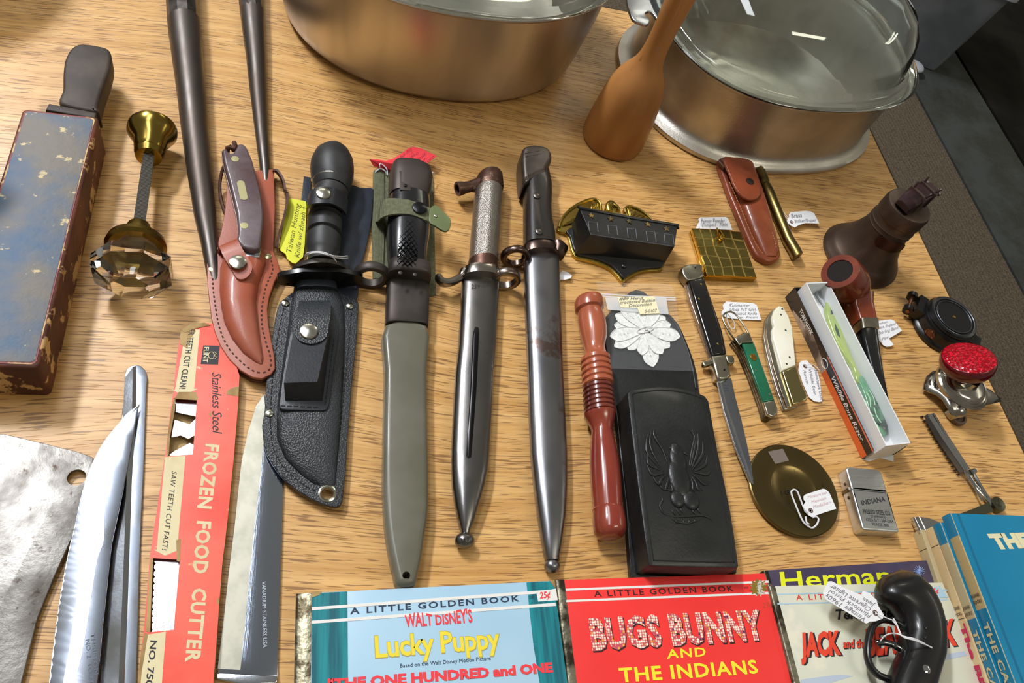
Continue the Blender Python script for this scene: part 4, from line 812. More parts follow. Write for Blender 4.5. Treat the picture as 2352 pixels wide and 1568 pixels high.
lace=mat('white_lace','#eeeeec',.85,col2='#d9dad8',sc2=300,bump=.4,bsc=700)
T=thing('lace_flower','white crocheted lace flower decoration inside the clear bag','lace',U(1482,757,6.3))
pet=[(1500,842,18),(1474,815,13),(1521,812,14),(1443,803,13),(1411,796,14),(1401,772,15),(1411,746,14),(1413,722,13),(1425,702,12),(1450,700,16),(1480,698,14),(1508,708,14),(1528,728,14),(1540,745,14),(1562,773,15),(1538,797,15)]
cx_,cy_=1482,757
for k,(tx,ty,w) in enumerate(pet):
    dx,dy=tx-cx_,ty-cy_; l=math.hypot(dx,dy); ux_,uy_=dx/l,dy/l; pts=[]
    zl=6.6+.35*(k%3)
    prof_=((0,.25),(.2,.5),(.45,.85),(.7,1.0),(.85,.8),(.93,.45),(1,0),(.93,-.45),(.85,-.8),(.7,-1.0),(.45,-.85),(.2,-.5),(0,-.25))
    for t,s in prof_: pts.append((cx_+dx*t-uy_*w*s,cy_+dy*t+ux_*w*s))
    mb=MB(); mb.sheet(px(pts,zl),.3); Q=cr(px([p for p in pts],zl+.15),2); mb.tube(Q,.32,6)
    if k in (0,5,14,8): 
        for q in (.5,.6,.7): mb.tube(circ(U(cx_+dx*q,cy_+dy*q,zl+.2),.8,10,zl+.2),.25,5,closed=True)
    mb.build('petal',lace,T)
mb=MB(); Q=[]
for i in range(20):
    a=i*PI/10; Q.append(U(1482+19*math.cos(a)+0*math.sin(a),757+6*math.sin(a)-4*math.cos(a),7.9))
mb.tube(Q,.5,6,closed=True); mb.build('center_loop',lace,T)
for i in range(10):
    a=i*PI/5+.2; 
    if 0: pass
# ================================================================ turned red handle
rw=mat('red_lacquered_wood','#7c2b22',.22,col2='#9c4a30',sc2=16,lo=.4,hi=.7,col3='#4a1814',sc3=30,lo3=.55,hi3=.75,coat=.6,stretch=(1,.3,1))
rl=mat('pale_red_wood','#b3603f',.3,col2='#8e4430',sc2=20,lo=.4,hi=.7,coat=.5,stretch=(1,.3,1))
T=thing('turned_wood_handle','red lacquered turned wooden handle with ribbed middle, left of the black wall box','handle',U(1380,960,0))
c0=(1352,684);c1_=(1398,1240)
def rs(L): return [((a,y),(b,y+(b-a)*.03)) for y,a,b in L]
mb=MB(); mb.spine(rs([(683,1328,1372),(686,1323,1381),(692,1321,1384),(702,1321,1385),(710,1323,1385),(714,1329,1381),(720,1328,1384),(735,1329,1389),(755,1332,1392),(775,1337,1392),(790,1341,1389),(800,1343,1388),(812,1343,1391),(820,1339,1396)]),n=40,zc=15); mb.build('end_knob',rl,T,ang=40)
def ribs(y0,y1,n,la,lb,ra,rb):
    out=[]
    for i in range(n):
        t=i/n; dy=(y1-y0)/n; y=y0+dy*i; a=la+(lb-la)*t; b=ra+(rb-ra)*t
        out+=[(y,a+3,b-3),(y+dy*.2,a,b),(y+dy*.75,a,b),(y+dy*.95,a+3,b-3)]
    return out
mb=MB(); mb.spine(rs(ribs(820,886,5,1335,1341,1400,1409)),n=40,zc=15); mb.build('ribbed_grip',rl,T,ang=40)
mb=MB(); mb.spine(rs(ribs(886,950,6,1340,1344,1405,1414)),n=40,zc=15); mb.build('ribbed_grip',mat('dark_red_wood','#5e2620',.28,col2='#7f3a2a',sc2=20,coat=.5),T,ang=40)
mb=MB(); mb.spine(rs([(950,1343,1413),(956,1344,1411),(964,1350,1410),(980,1358,1406),(990,1360,1405),(1020,1357,1412),(1060,1356,1420),(1100,1358,1424),(1130,1360,1426),(1155,1363,1427),(1166,1364,1427)]),n=40,zc=15); mb.build('barrel',rw,T,ang=40)
mb=MB(); mb.spine(rs([(1166,1364,1427),(1169,1362,1429),(1175,1364,1431),(1195,1363,1435),(1215,1365,1436),(1224,1367,1434),(1231,1373,1430),(1234,1380,1424)]),n=40,zc=15); mb.build('end_cap',rw,T,ang=40)
# ================================================================ leather pocket case
le2=mat('tan_leather','#8e4527',.4,col2='#7a351d',sc2=20,lo=.35,hi=.7,col3='#a85f3c',sc3=12,lo3=.5,hi3=.75,bump=.08,bsc=600,coat=.25)
T=thing('pocket_knife_case','brown stitched leather pocket case with snapped flap, in front of the right roaster','leather case',U(1720,480,0))
mb=MB(); mb.prism([p for p in cr(px([(1651,366),(1664,358),(1726,372),(1737,398),(1760,479),(1783,539),(1793,574),(1792,590),(1779,599),(1764,599),(1750,592),(1735,580),(1712,531),(1692,484),(1674,441),(1664,412),(1655,388)],8),3,True)],0,8,3,bot=2.5); mb.build('case_body',le2,T,ang=50)
mb=MB(); mb.spine([((1662,372),(1728,384),20),((1680,425),(1748,440),21),((1700,480),(1765,492),20),((1722,535),(1780,545),18),((1742,572),(1788,576),13),((1756,590),(1783,592),6)],n=30,e=2.5,zc=6.5,lift=0); mb.build('molded_body',le2,T,ang=60)
mb=MB(); stitches(mb,[(1676,420),(1698,470),(1718,520),(1736,560),(1754,584)],13.5,3.6,2.4,.3); stitches(mb,[(1746,462),(1762,505),(1778,548),(1783,572)],14.5,3.6,2.4,.3); mb.build('stitching',mat('tan_thread','#b98a6a',.8),T)
mb=MB(); A_=px([(1652,378,6),(1650,372,11),(1655,364,17),(1668,359,20)]);B_=px([(1664,395,6),(1664,388,11),(1668,380,17),(1678,372,20)])
mb.ribbon(cr(A_,4),cr(B_,4),1.5); mb.build('flap_fold',leb,T)
mb=MB(); mb.prism([p for p in cr(px([(1664,361),(1685,360),(1722,371),(1731,385),(1742,410),(1748,432),(1746,447),(1737,456),(1722,458),(1705,449),(1688,428),(1678,403),(1668,380)],20),3,True)],17.6,20,1); mb.build('flap',le2,T)
discs(T,'snap',mat('gunmetal_snap','#6d6460',.3,1),[(1724,414)],20,4.6,1.6)
# ---------------------------------------------------------------- brass tube
bt_=mat('tarnished_brass','#8d7b48',.3,1,col2='#6b5b35',sc2=40,rvar=.15,col3='#4f4526',sc3=60,lo3=.6,hi3=.75)
T=thing('brass_striker','thin tarnished brass tube with a thicker collar, beside the leather case','brass tube',U(1790,500,0))
mb=MB(); mb.spine([((1748,428),(1764,421)),((1757,448),(1775,441)),((1782,508),(1800,501)),((1800,552),(1818,545)),((1815,578),(1834,571)),((1822,593),(1841,585))],n=28,lift=.2); mb.build('tube',bt_,T)
mb=MB(); mb.spine([((1733,392),(1748,386)),((1738,402),(1756,396)),((1744,421),(1763,414)),((1746,427),(1765,420)),((1750,431),(1763,426))],n=28,lift=.1); mb.build('collar',bt_,T)
mb=MB(); mb.lathe([(0,2.3),(.5,2.3),(.51,.1)],U(1831.5,589.5,4),U(1836,599,4),20); mb.build('bore',mat('dark_bore','#14120e',.8),T)
tag_obj('white_tag','small curled white tag tied to the brass tube',[(1812,492),(1816,487),(1850,484),(1862,485),(1870,490),(1882,513),(1850,512),(1836,516),(1826,522),(1818,519),(1809,512),(1808,504),(1813,498)],4,white,
 [('Brass',(1818,500),(1843,498),(1815,491),(6,6,6)),('Striker/Shaper',(1826,511),(1876,508),(1823,504),(6,6,6))],ink,hole=(1818,510),curl=[5.5]*13,string=[[(1818,510,6),(1806,500,4),(1797,490,3)],[(1820,508,6),(1808,497,4),(1800,487,3)]],sr=.3)
# ---------------------------------------------------------------- gold compact
gl=mat('bright_gold','#c79b38',.12,1,col2='#a88636',sc2=12,bump=.0); gd=mat('gold_crocodile','#b7a55c',.16,1,col2='#8a7c42',sc2=30,lo=.3,hi=.75,rvar=.12)
T=thing('powder_compact','square gold powder compact with crocodile pattern lid','compact',U(1660,590,0))
CT=[(1590,523),(1702,531),(1739,636),(1624,631)]; z=9
mb=MB(); mb.prism(px(CT,z),0,3.9,.6,bot=.6); mb.build('case_base',gl,T)
mb=MB(); mb.prism(inset(px(CT,z),.6),3.8,4.4); mb.build('hinge_line',mat('dark_line','#4a3a14',.5,.5),T)
mb=MB(); mb.prism(px(CT,z),4.4,8.6,.7); mb.build('case_side',gl,T)
mb=MB(); mb.prism(inset(px(CT,z),.9),8.4,9.0,.3); mb.build('lid',gd,T)
def bil(u,v,Q,z):
    a,b,c,d=[Vector(q) for q in Q]; p=(a*(1-u)+b*u)*(1-v)+(d*(1-u)+c*u)*v; return U(p.x,p.y,z)
for k,u in enumerate((.14,.34,.56,.78)):
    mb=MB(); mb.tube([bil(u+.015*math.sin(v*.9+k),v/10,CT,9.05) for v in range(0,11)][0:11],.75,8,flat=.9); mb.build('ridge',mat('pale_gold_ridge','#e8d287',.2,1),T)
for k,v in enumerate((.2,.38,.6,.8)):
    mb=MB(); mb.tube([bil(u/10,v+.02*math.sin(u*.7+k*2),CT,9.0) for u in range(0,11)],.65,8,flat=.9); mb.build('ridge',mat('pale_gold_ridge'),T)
mb=MB(); mb.tube(px([(1647,524,9.5),(1650,545,10.5),(1656,552,11),(1663,548,11),(1662,540,11),(1652,527,10)],9),.9,8); mb.build('clasp',gl,T)
tag_obj('white_tag','white handwritten tag standing behind the gold compact',[(1598,524),(1606,508),(1604,503),(1608,499),(1668,498),(1673,503),(1678,515),(1682,528),(1640,526)],6,white,
 [('Palmer Powder',(1610,511),(1666,510),(1609,502),(4,4,4)),('Compact - Made',(1612,520),(1672,518),(1611,512),(4,4,4))],ink,curl=[3]*9)
# ---------------------------------------------------------------- switchblade
T=thing('stiletto_knife','open stiletto knife with black handle, nickel bolsters and slim blade','knife',U(1650,800,0))
z=10; hb=mat('black_horn','#141415',.18,coat=.5)
mb=MB(); mb.prism([p for p in cr(px([(1567,628),(1566,615),(1574,609),(1592,606),(1612,608),(1613,622),(1616,636),(1584,645),(1574,640)],z),3,True)],1,11,2,bot=1.5); mb.build('pommel_bolster',nickel,T)
mb=MB(); mb.prism(px([(1583,644),(1616,635),(1634,688),(1656,759),(1667,812),(1635,817),(1615,752),(1596,690)],z+.5),5,11,2.6,seg=4); mb.build('handle_scale',hb,T)
mb=MB(); mb.prism(px([(1571,640),(1590,642),(1612,690),(1640,760),(1652,815),(1632,823),(1606,752),(1584,690)],5),2,6,.8); mb.build('liner',mat('liner_steel','#a2958a',.3,1),T)
mb=MB(); mb.prism(px([(1580,643),(1616,638),(1658,760),(1668,812),(1634,818)],5),1,5); mb.build('handle_scale',hb,T)
mb=MB(); mb.prism(px([(1634,816),(1667,812),(1671,832),(1677,850),(1680,862),(1672,870),(1658,872),(1647,868),(1641,845)],z),1,10.5,2.4,bot=1); mb.build('front_bolster',nickel,T)
mb=MB(); mb.prism([p for p in cr(px([(1640,832),(1628,838),(1618,840),(1615,832),(1618,826),(1626,828),(1638,822)],9),3,True)],5,9,1.2); mb.prism([p for p in cr(px([(1668,815),(1680,815),(1687,822),(1687,832),(1681,835),(1672,831)],9),3,True)],5,9,1.2); mb.each('cross_guards',nickel,T)
mb=MB(); mb.prism(px([(1647,870),(1680,868),(1684,890),(1690,915),(1703,963),(1716,1020),(1727,1075),(1731,1112),(1722,1104),(1709,1075),(1690,1030),(1687,1020),(1662,940)],7),5,7,.2); mb.build('blade',st2,T)
mb=MB(); mb.ribbon(px([(1650,880),(1662,938),(1676,985),(1688,1024),(1703,1062),(1722,1104)],6.6),px([(1657,878),(1671,935),(1687,980),(1700,1020),(1714,1060),(1729,1108)],7.35),.3); mb.build('blade_bevel',steel,T)
mb=MB(); 
for i,s in enumerate(('ITALY','STEEL','INOX')): wpx(mb,s,(1662,886+i*6),(1676,885+i*6),(1661,882+i*6),7.4)
mb.each('etched_letters',em,T)
discs(T,'pin',mat('brass_pin','#c2a75a',.25,1),[(1611,652),(1606,685),(1649,789)],11,1.1,.5)
discs(T,'pin',mat('dark_pin'),[(1597,614),(1665,848)],11,.9,.3)
# ---------------------------------------------------------------- green pocket knife
T=thing('green_pocket_knife','folded pocket knife with green scales, emblem and wire shackle','pocket knife',U(1735,860,0))
z=12; grn=mat('green_celluloid','#1e6b4c',.2,col2='#175a40',sc2=20,coat=.5)
full=[(1688,776),(1697,768),(1712,762),(1722,764),(1732,787),(1756,851),(1780,918),(1787,936),(1787,950),(1776,957),(1763,952),(1754,921),(1730,855),(1706,800)]
lin_=[Vector((p.x,p.y,0)) for p in px(full,z)]
layer=mat('brass_liners','#6f6450',.35,.95,col2='#3d362b',sc2=60)
for i,(za,zb) in enumerate(((1,3.2),(3.8,6),(6.6,8.8),(9.4,10.6))):
    mb=MB(); mb.prism(lin_ if i else lin_,za,zb,.3); mb.build('liner',layer,T)
mb=MB(); mb.prism(inset(lin_,.7),.6,10.6); mb.build('blade_backs',mat('liner_dark','#2b2722',.4,.9),T)
mb=MB(); mb.prism(px([(1706,788),(1733,787),(1756,851),(1780,918),(1754,922),(1730,858)],z+1),10.4,13,1.4); mb.build('green_scale',grn,T)
mb=MB(); mb.prism(px([(1688,776),(1697,768),(1712,762),(1722,764),(1732,786),(1706,787),(1699,793)],z+1),10.4,13,1.4); mb.build('bolster',nickel,T)
mb=MB(); mb.prism(px([(1754,922),(1780,918),(1787,936),(1787,950),(1776,957),(1763,952)],z+1),10.4,13,1.4); mb.build('bolster',nickel,T)
mb=MB(); e=U(1730,820,13); mb.prism([e+Vector(((3.6 if i%2 else 2.8)*math.cos(i*PI/8),(3.6 if i%2 else 2.8)*math.sin(i*PI/8)*1.1,0)) for i in range(16)],12.6,13.7,.4); mb.build('emblem',mat('copper_emblem','#a3702a',.35,.9,bump=.4,bsc=500),T)
discs(T,'pin',nickel,[(1737,850),(1768,905)],13,1.0,.4)
mb=MB(); mb.tube(cr(px([(1687,780,5),(1675,762,7),(1664,742,8),(1660,728,8),(1666,719,8),(1678,716,8),(1690,722,8),(1702,738,9),(1714,757,11),(1722,772,12)]),6),.9,10); mb.build('shackle',nickel,T)
tag_obj('white_tag','white handwritten tag behind the shackle of the green pocket knife',[(1660,700),(1664,696),(1668,692),(1730,696),(1738,700),(1749,735),(1700,733),(1672,730),(1658,724),(1657,716),(1662,710)],1.2,white,
 [('Kutmaster',(1674,704),(1722,705),(1675,697)),('Utica NY Girl',(1676,714),(1736,714),(1676,707)),('Scout Knife',(1690,723),(1738,723),(1690,716)),('Rep - Present',(1692,731),(1740,731),(1692,726))],ink,
 string=[[(1668,719,8),(1670,735,4),(1676,750,3),(1684,756,3),(1688,748,4),(1684,736,6),(1676,726,7),(1670,719,8)]],sr=.5)
# ---------------------------------------------------------------- white pocket knife
T=thing('white_pocket_knife','folded pocket knife with pinned white bone scale and brass bolster','pocket knife',U(1808,830,0))
z=13; bone=mat('white_bone','#ece9da',.22,col2='#e2ddc4',sc2=14,coat=.4)
fu=[(1766,740),(1769,722),(1778,707),(1790,701),(1800,705),(1812,725),(1820,750),(1824,787),(1828,835),(1842,878),(1855,908),(1854,918),(1840,926),(1822,930),(1812,930),(1798,892),(1782,842),(1770,795),(1764,762)]
P=px(fu,z)
mb=MB(); mb.prism(P,1,5,1,bot=.8); mb.build('lower_scale',nickel,T)
mb=MB(); mb.prism(inset(P,.9),4.8,8); mb.build('blade_back',st2,T)
mb=MB(); mb.prism(P,7.8,9.8,.3); mb.build('liner',nickel,T)
mb=MB(); mb.prism([p for p in px([(1774,728),(1780,710),(1790,701),(1800,705),(1812,725),(1820,750),(1824,787),(1829,838),(1797,851),(1787,812),(1776,776),(1774,757),(1779,748),(1776,738)],z)],9.6,13,1.5,seg=4); mb.build('bone_scale',bone,T)
mb=MB(); mb.prism(px([(1797,852),(1829,838),(1842,878),(1855,908),(1854,918),(1840,925),(1822,929),(1811,895)],z),9.6,13,1.8,seg=4); mb.build('bolster',mat('pale_brass','#b5a877',.18,1),T)
discs(T,'pin',mat('grey_pin','#4a4f4c',.4,.5),[(1797,709),(1794,722),(1805,758),(1814,820),(1807,835)],12.9,1.1,.35)
tag_obj('white_tag','white tag with vertical handwriting between the white knife and the razor box',[(1836,833),(1841,828),(1853,827),(1860,835),(1878,852),(1884,880),(1888,921),(1882,923),(1870,921),(1858,912),(1844,880),(1834,851)],2,white,
 [('Tomahawk USA',(1870,848),(1884,918),(1876,847)),('Wildlife Bear',(1857,848),(1870,908),(1863,847)),('Razor',(1844,850),(1853,884),(1850,849))],ink,hole=(1849,841),string=[[(1849,841,3),(1860,836,5),(1872,840,6),(1882,850,8)]],sr=.3)
# ---------------------------------------------------------------- razor box
T=thing('razor_box','long white tray in a black and orange printed box sleeve, holding a razor','box',U(1945,850,0))
blkp=mat('gloss_black_print','#1c1718',.25,coat=.3); org=mat('orange_print','#d8622c',.35,coat=.2); wht=mat('white_box_card','#e9ebec',.45,col2='#dfe2e4',sc2=10); tanp=mat('photo_print_tan','#b09a88',.35,col2='#4a3d36',sc2=25,lo=.4,hi=.6)
g0=[U(1803,683,0),U(1979,1054,0)]; hS=17.0
sA,sB=g0; dl=(sB-sA).normalized(); dw=Vector((-dl.y,dl.x,0)); 
if (U(1900,760,0)-sA).dot(dw)<0: dw=-dw
LN=(sB-sA).length; WD=36
def SP(a,w,zz): return sA+dl*a+dw*w+Vector((0,0,zz))
mb=MB()
for w0,w1 in ((0,.8),(WD-.8,WD)): mb.loft([[SP(0,w0,0),SP(0,w1,0),SP(0,w1,hS),SP(0,w0,hS)],[SP(LN,w0,0),SP(LN,w1,0),SP(LN,w1,hS),SP(LN,w0,hS)]])
mb.loft([[SP(0,0,0),SP(0,WD,0),SP(0,WD,.8),SP(0,0,.8)],[SP(LN,0,0),SP(LN,WD,0),SP(LN,WD,.8),SP(LN,0,.8)]]); mb.loft([[SP(0,0,0),SP(0,WD,0),SP(0,WD,hS),SP(0,0,hS)],[SP(.8,0,0),SP(.8,WD,0),SP(.8,WD,hS),SP(.8,0,hS)]])
mb.each('sleeve',blkp,T)
def spatch(a0,a1,z0,z1,m,nm,z2=None,z3=None):
    mb=MB(); mb.add([SP(a0,-.12,z0),SP(a1,-.12,z2 if z2 is not None else z0),SP(a1,-.12,z3 if z3 is not None else z1),SP(a0,-.12,z1)],[(0,1,2,3)]); return mb.build(nm,m,T)
spatch(LN*.50,LN-.3,.2,7.5,org,'orange_band'); spatch(LN*.30,LN*.56,.2,12.5,tanp,'photo_band',.2,6.5); spatch(LN*.10,LN*.30,.2,3,tanp,'photo_band',.2,12.5)
pink=mat('salmon_edge','#e0705a',.35)
mb=MB(); mb.add([SP(LN*.45,-.1,hS-1.2),SP(LN,-.1,hS-1.8),SP(LN,-.1,hS),SP(LN*.45,-.1,hS)],[(0,1,2,3)]); mb.build('red_edge',pink,T)
wl=mat('white_print','#e4e2de',.5)
mb=MB(); write(mb,'TOMAHAWK',SP(LN*.13,-.2,9),SP(LN*.29,-.2,9),SP(LN*.13,-.2,13.5),bold=.02,lift=.05); write(mb,'U.S.A.',SP(LN*.17,-.2,5.5),SP(LN*.24,-.2,5.5),SP(LN*.17,-.2,8),lift=.05); write(mb,'Wildlife Bone Razor',SP(LN*.56,-.2,9.3),SP(LN*.93,-.2,8.6),SP(LN*.56,-.2,13.6),shear=.3,bold=.01,lift=.05); mb.each('sleeve_lettering',wl,T)
mb=MB(); c=SP(LN*.47,-.15,9.5); mb.tube([c+dl*5*math.cos(i*PI/12)+Vector((0,0,3.6*math.sin(i*PI/12))) for i in range(24)],.35,6,closed=True); mb.build('print_ring',wl,T)
mb=MB(); P=[SP(LN,0,0.3),SP(LN+3,WD*.2,.3),SP(LN+1,WD*.55,.3),SP(LN+6,WD*.9,.3),SP(LN,WD,.3)]; mb.sheet(P,.3); mb.build('torn_flap',wht,T)
rim=[(1851,649),(1903,647),(2092,1017),(2034,1023)]; ZR=29
# white tray stands inside and above the sleeve
tA,tB,tC,tD=[U(*p,ZR) for p in rim]
dl2=((tD-tA)+(tC-tB)).normalized(); LT2=((tD-tA).length+(tC-tB).length)/2; w2=(tB-tA); w2-=dl2*w2.dot(dl2); WT=w2.length; w2.normalize()
def TP(a,w,zz): p=tA+dl2*a+w2*w; p.z=zz; return p
mb=MB(); R=lambda i,zz:[TP(i,i,zz),TP(LT2-i,i,zz),TP(LT2-i,WT-i,zz),TP(i,WT-i,zz)]
mb.loft([R(0,1.2),R(0,ZR),R(1.1,ZR),R(1.1,12)]); mb.build('white_tray',wht,T,ang=20)
mb=MB(); P=px([(1853,652,24),(1900,650,24),(2084,1012,24),(2040,1018,24)]); 
T2=thing('straight_razor','folded straight razor with yellow green scales and dark picture in the white tray','razor',TP(LT2/2,WT/2,12.2))
sc_=mat('scrimshaw_scale','#a3b560',.2,col2='#94a856',sc2=12,coat=.5); dk=mat('dark_green_scale','#22342c',.22,col2='#5f9470',sc2=26,lo=.5,hi=.62,coat=.5)
zr=17
mb=MB(); mb.prism([p for p in cr(px([(1897,698),(1902,691),(1911,691),(1919,700),(1930,740),(1948,795),(1972,850),(1985,872),(1976,880),(1966,870),(1960,842),(1930,800),(1912,760),(1900,722)],zr),3,True)],13,17.5,1.6); mb.build('scale',sc_,T2)
mb=MB(); mb.prism([p for p in cr(px([(1974,862),(1985,868),(2000,895),(2016,925),(2030,955),(2040,980),(2041,994),(2034,1001),(2024,997),(2010,980),(1998,950),(1988,915),(1978,888),(1970,872)],zr),3,True)],13,17.8,1.6); mb.build('scale',dk,T2,label='dark green end of the scale with bear picture')
for a in (((1918,742),(1926,758),(1930,775),(1924,770),(1918,755)),((1908,712),(1916,708),(1914,720),(1908,722))):
    mb=MB(); mb.prism(px(a,17.7),17.3,17.7); mb.build('print_mark',mat('dark_mark','#2b4038',.3),T2)
mb=MB()
for Q in ([(1990,900),(1998,915),(2000,935)],[(1996,895),(2006,912),(2010,930)],[(1988,920),(1995,940),(2006,955)],[(2008,935),(2014,955),(2024,970)],[(2002,960),(2012,972),(2020,985)]): mb.tube(cr(px(Q,17.9),5),.6,6,flat=.3)
mb.build('picture_strokes',mat('pale_green_ink','#9fd0a8',.3),T2)
mb=MB(); mb.prism([p for p in cr(px([(1873,662),(1877,660),(1884,672),(1892,686),(1903,705),(1898,706),(1888,692),(1878,676)],16),3,True)],14,16,.4); mb.build('tang',steel,T2)
mb=MB(); mb.prism(px([(1934,748),(1940,745),(2018,905),(2044,978),(2038,980),(2010,915)],14.5),13,15,.3); mb.build('blade',steel,T2)
discs(T2,'pin',nickel,[(1919,708),(2031,982)],17.6,1.2,.5)
fm=mat('crinkled_film','#f4f6f8',.06,alpha=.06,bump=.8,bsc=60)
mb=MB(); n0=14
vs=[];fs=[]
for i in range(25):
    for j in range(7):
        a=4+(LT2-8)*i/24; w=2+(WT-4)*j/6; vs.append(TP(a,w,18.6+1.2*math.sin(i*1.7+j*2.1)+.8*math.sin(i*3.1-j)))
for i in range(24):
    for j in range(6): k=i*7+j; fs.append((k,k+1,k+8,k+7))
mb.add(vs,fs); tag(mb.build('film_wrapper',fm,ang=80),'crinkled clear film wrapper lying over the razor in the white tray','plastic wrap')
# ---------------------------------------------------------------- pipe
br_=mat('briar_wood','#6f2c1a',.22,col2='#8a3f24',sc2=14,lo=.4,hi=.7,col3='#45180f',sc3=30,lo3=.55,hi3=.75,coat=.5)
T=thing('tobacco_pipe','reddish briar tobacco pipe with silver band and black stem, behind the razor box','pipe',U(1960,680,0))
pA=U(1962,676,6); pB=U(1929,622,40); 
mb=MB(); Lb=(pB-pA).length; mb.lathe([(0,8),(1,12),(6,17),(Lb*.35,20.5),(Lb*.55,21.3),(Lb*.57,20.8),(Lb*.62,21.2),(Lb*.85,19.2),(Lb*.97,18.4),(Lb,17.6),(Lb,12),(Lb-14,10.5),(Lb-22,5)],pA,pB,48); mb.build('bowl',br_,T,ang=40)
mb=MB(); mb.lathe([(Lb-1,11.9),(Lb-14,10.6),(Lb-21.5,5.2),(Lb-21.6,.1)],pA,pB,40); mb.build('bowl_char',mat('char','#1b1614',.9),T)
def sqs(st,m,nm,e=5):
    mb=MB(); mb.spine(st,n=32,e=e,zc=None,lift=4); return mb.build(nm,m,T,ang=40)
sqs([((1948,690),(1996,682),24),((1952,712),(1997,704),20),((1962,735),(2005,737),18),((1964,742),(2006,743),18)],br_,'shank')
sqs([((1966,740),(2008,742),18.6),((1969,763),(2010,764),18.6)],nickel,'silver_band')
sqs([((1971,764),(2009,765),17),((1976,782),(2014,782),13.5),((1988,820),(2020,820),10),((2001,860),(2027,860),8),((2012,892),(2034,892),6.5),((2020,920),(2040,920),5)],mat('black_vulcanite','#17181a',.22,coat=.4),'stem',3)
tag_obj('white_tag','notched white tag beside the silver band of the pipe',[(2006,741),(2020,736),(2046,733),(2054,736),(2060,744),(2072,759),(2056,769),(2042,777),(2048,785),(2053,791),(2046,795),(2036,796),(2028,792),(2022,784),(2012,776),(2009,765)],2.5,white,
 [('Gresham',(2012,747),(2040,741),(2010,742)),('Giant, England',(2014,757),(2058,746),(2013,751)),('Sterling Band',(2018,769),(2064,755),(2017,762)),('Pipe',(2026,782),(2041,776),(2025,776))],ink,hole=(2013,769))
# ---------------------------------------------------------------- black round compass
bkm=mat('black_japanned','#131315',.3,0,coat=0,bump=.03,bsc=300)
P0=U(2154,757,0); T=thing('black_round_compass','round black folding compass case with hinge lugs at the table edge','compass',P0)
mb=MB(); mb.vlathe([(30,0),(31,1.5),(31,4.5),(29.8,6),(28.6,7),(28.4,15),(28,18.5),(27,20),(0,20)],P0,72); mb.build('case',bkm,T)
mb=MB(); mb.vlathe([(26,19.8),(26.2,22),(25,24),(23,24.6),(21.8,24),(21.4,23.2),(20.2,23.2),(19.8,24.0),(19,24.2),(18.4,23.4),(0,23.4)],P0,72); mb.build('lid',bkm,T,ang=30)
mb=MB(); mb.vlathe([(22.2,24.4),(22.6,24.75),(23,24.5)],P0,72,cap0=False,cap1=False); mb.vlathe([(19.2,24.2),(19.5,24.45),(19.8,24.2)],P0,72,cap0=False,cap1=False); mb.build('lid_ring',mat('grey_ring','#5b6066',.3,.6),T)
mb=MB(); mb.vlathe([(1.6,23.3),(1.6,24),(.4,24.2)],P0,16); mb.build('center_pin',mat('brass_pin'),T)
hd=(U(2105,700,12)-P0); hd.z=0; hd.normalize(); hn=Vector((-hd.y,hd.x,0))
mb=MB(); mb.loft([[P0+hd*a+hn*s+Vector((0,0,zz)) for s,zz in ((-12,5),(12,5),(12,17),(-12,17))] for a in (26,35)]); mb.build('hinge_block',bkm,T)
for s in (-11,11):
    mb=MB(); mb.lathe([(-2.6,5.2),(2.6,5.2)],P0+hd*40+hn*s+Vector((0,0,10)),P0+hd*40+hn*(s+1)+Vector((0,0,10)),24); mb.build('lug',bkm,T)
mb=MB(); mb.tube([P0+hd*40+hn*-14.5+Vector((0,0,10)),P0+hd*40+hn*14.5+Vector((0,0,10))],2.0,14); mb.build('hinge_pin',mat('copper_pin','#8a5a44',.35,.9),T)
mb=MB(); mb.loft([[P0-hd*a+hn*s+Vector((0,0,zz)) for s,zz in ((-7,6),(7,6),(7,14),(-7,14))] for a in (26,38)]); mb.build('front_lug',bkm,T)
fa=math.atan2((CAM-P0).y,(CAM-P0).x)-.05
fd=Vector((math.cos(fa),math.sin(fa),0)); fn=Vector((-fd.y,fd.x,0))
mb=MB(); mb.loft([[P0+fd*27.9+fn*s+Vector((0,0,zz)) for s,zz in ((-6,9),(0,7.5),(6,9),(5,13),(0,17),(-5,13))],[P0+fd*29.6+fn*s+Vector((0,0,zz)) for s,zz in ((-6,9),(0,7.5),(6,9),(5,13),(0,17),(-5,13))]]); mb.build('latch_plate',mat('copper_plate','#6d4a3c',.4,.8),T)
for s,zz in ((-4,10),(4,10),(0,15)):
    mb=MB(); mb.ball(P0+fd*30+fn*s+Vector((0,0,zz)),1.2,n=10,m=6); mb.build('latch_screw',mat('copper_pin'),T)
# ---------------------------------------------------------------- red reflector knob
ch=mat('worn_chrome','#b3afa8',.17,1,col2='#958f86',sc2=24,rvar=.1)
B0=U(2207,888,14); T=thing('red_reflector_knob','red glass reflector knob on a three-winged worn chrome base','knob',Vector((B0.x,B0.y,0)))
z=12
wing=[(2121,893,5),(2124,878,7),(2130,862,9),(2142,852,11),(2160,850,13),(2180,852,14),(2215,850,15),(2240,868,15),(2258,885,14),(2278,897,12),(2299,914,9),(2300,921,9),(2280,926,12),(2250,932,13),(2225,938,13),(2212,946,12),(2206,955,11),(2196,957,11),(2186,950,12),(2178,935,13),(2168,918,13),(2152,905,11),(2135,899,8)]
mb=MB(); q=[U(*p) for p in wing]; n_=len(q)
vs=[];fs=[]; rings=6
for j in range(rings):
    t=j/rings; 
    for p in q: v=p.lerp(Vector((B0.x,B0.y,20)),t); v.z=p.z+(20-p.z)*math.sin(t*PI/2)**.8; vs.append(v)
vs.append(Vector((B0.x,B0.y,20.5)))
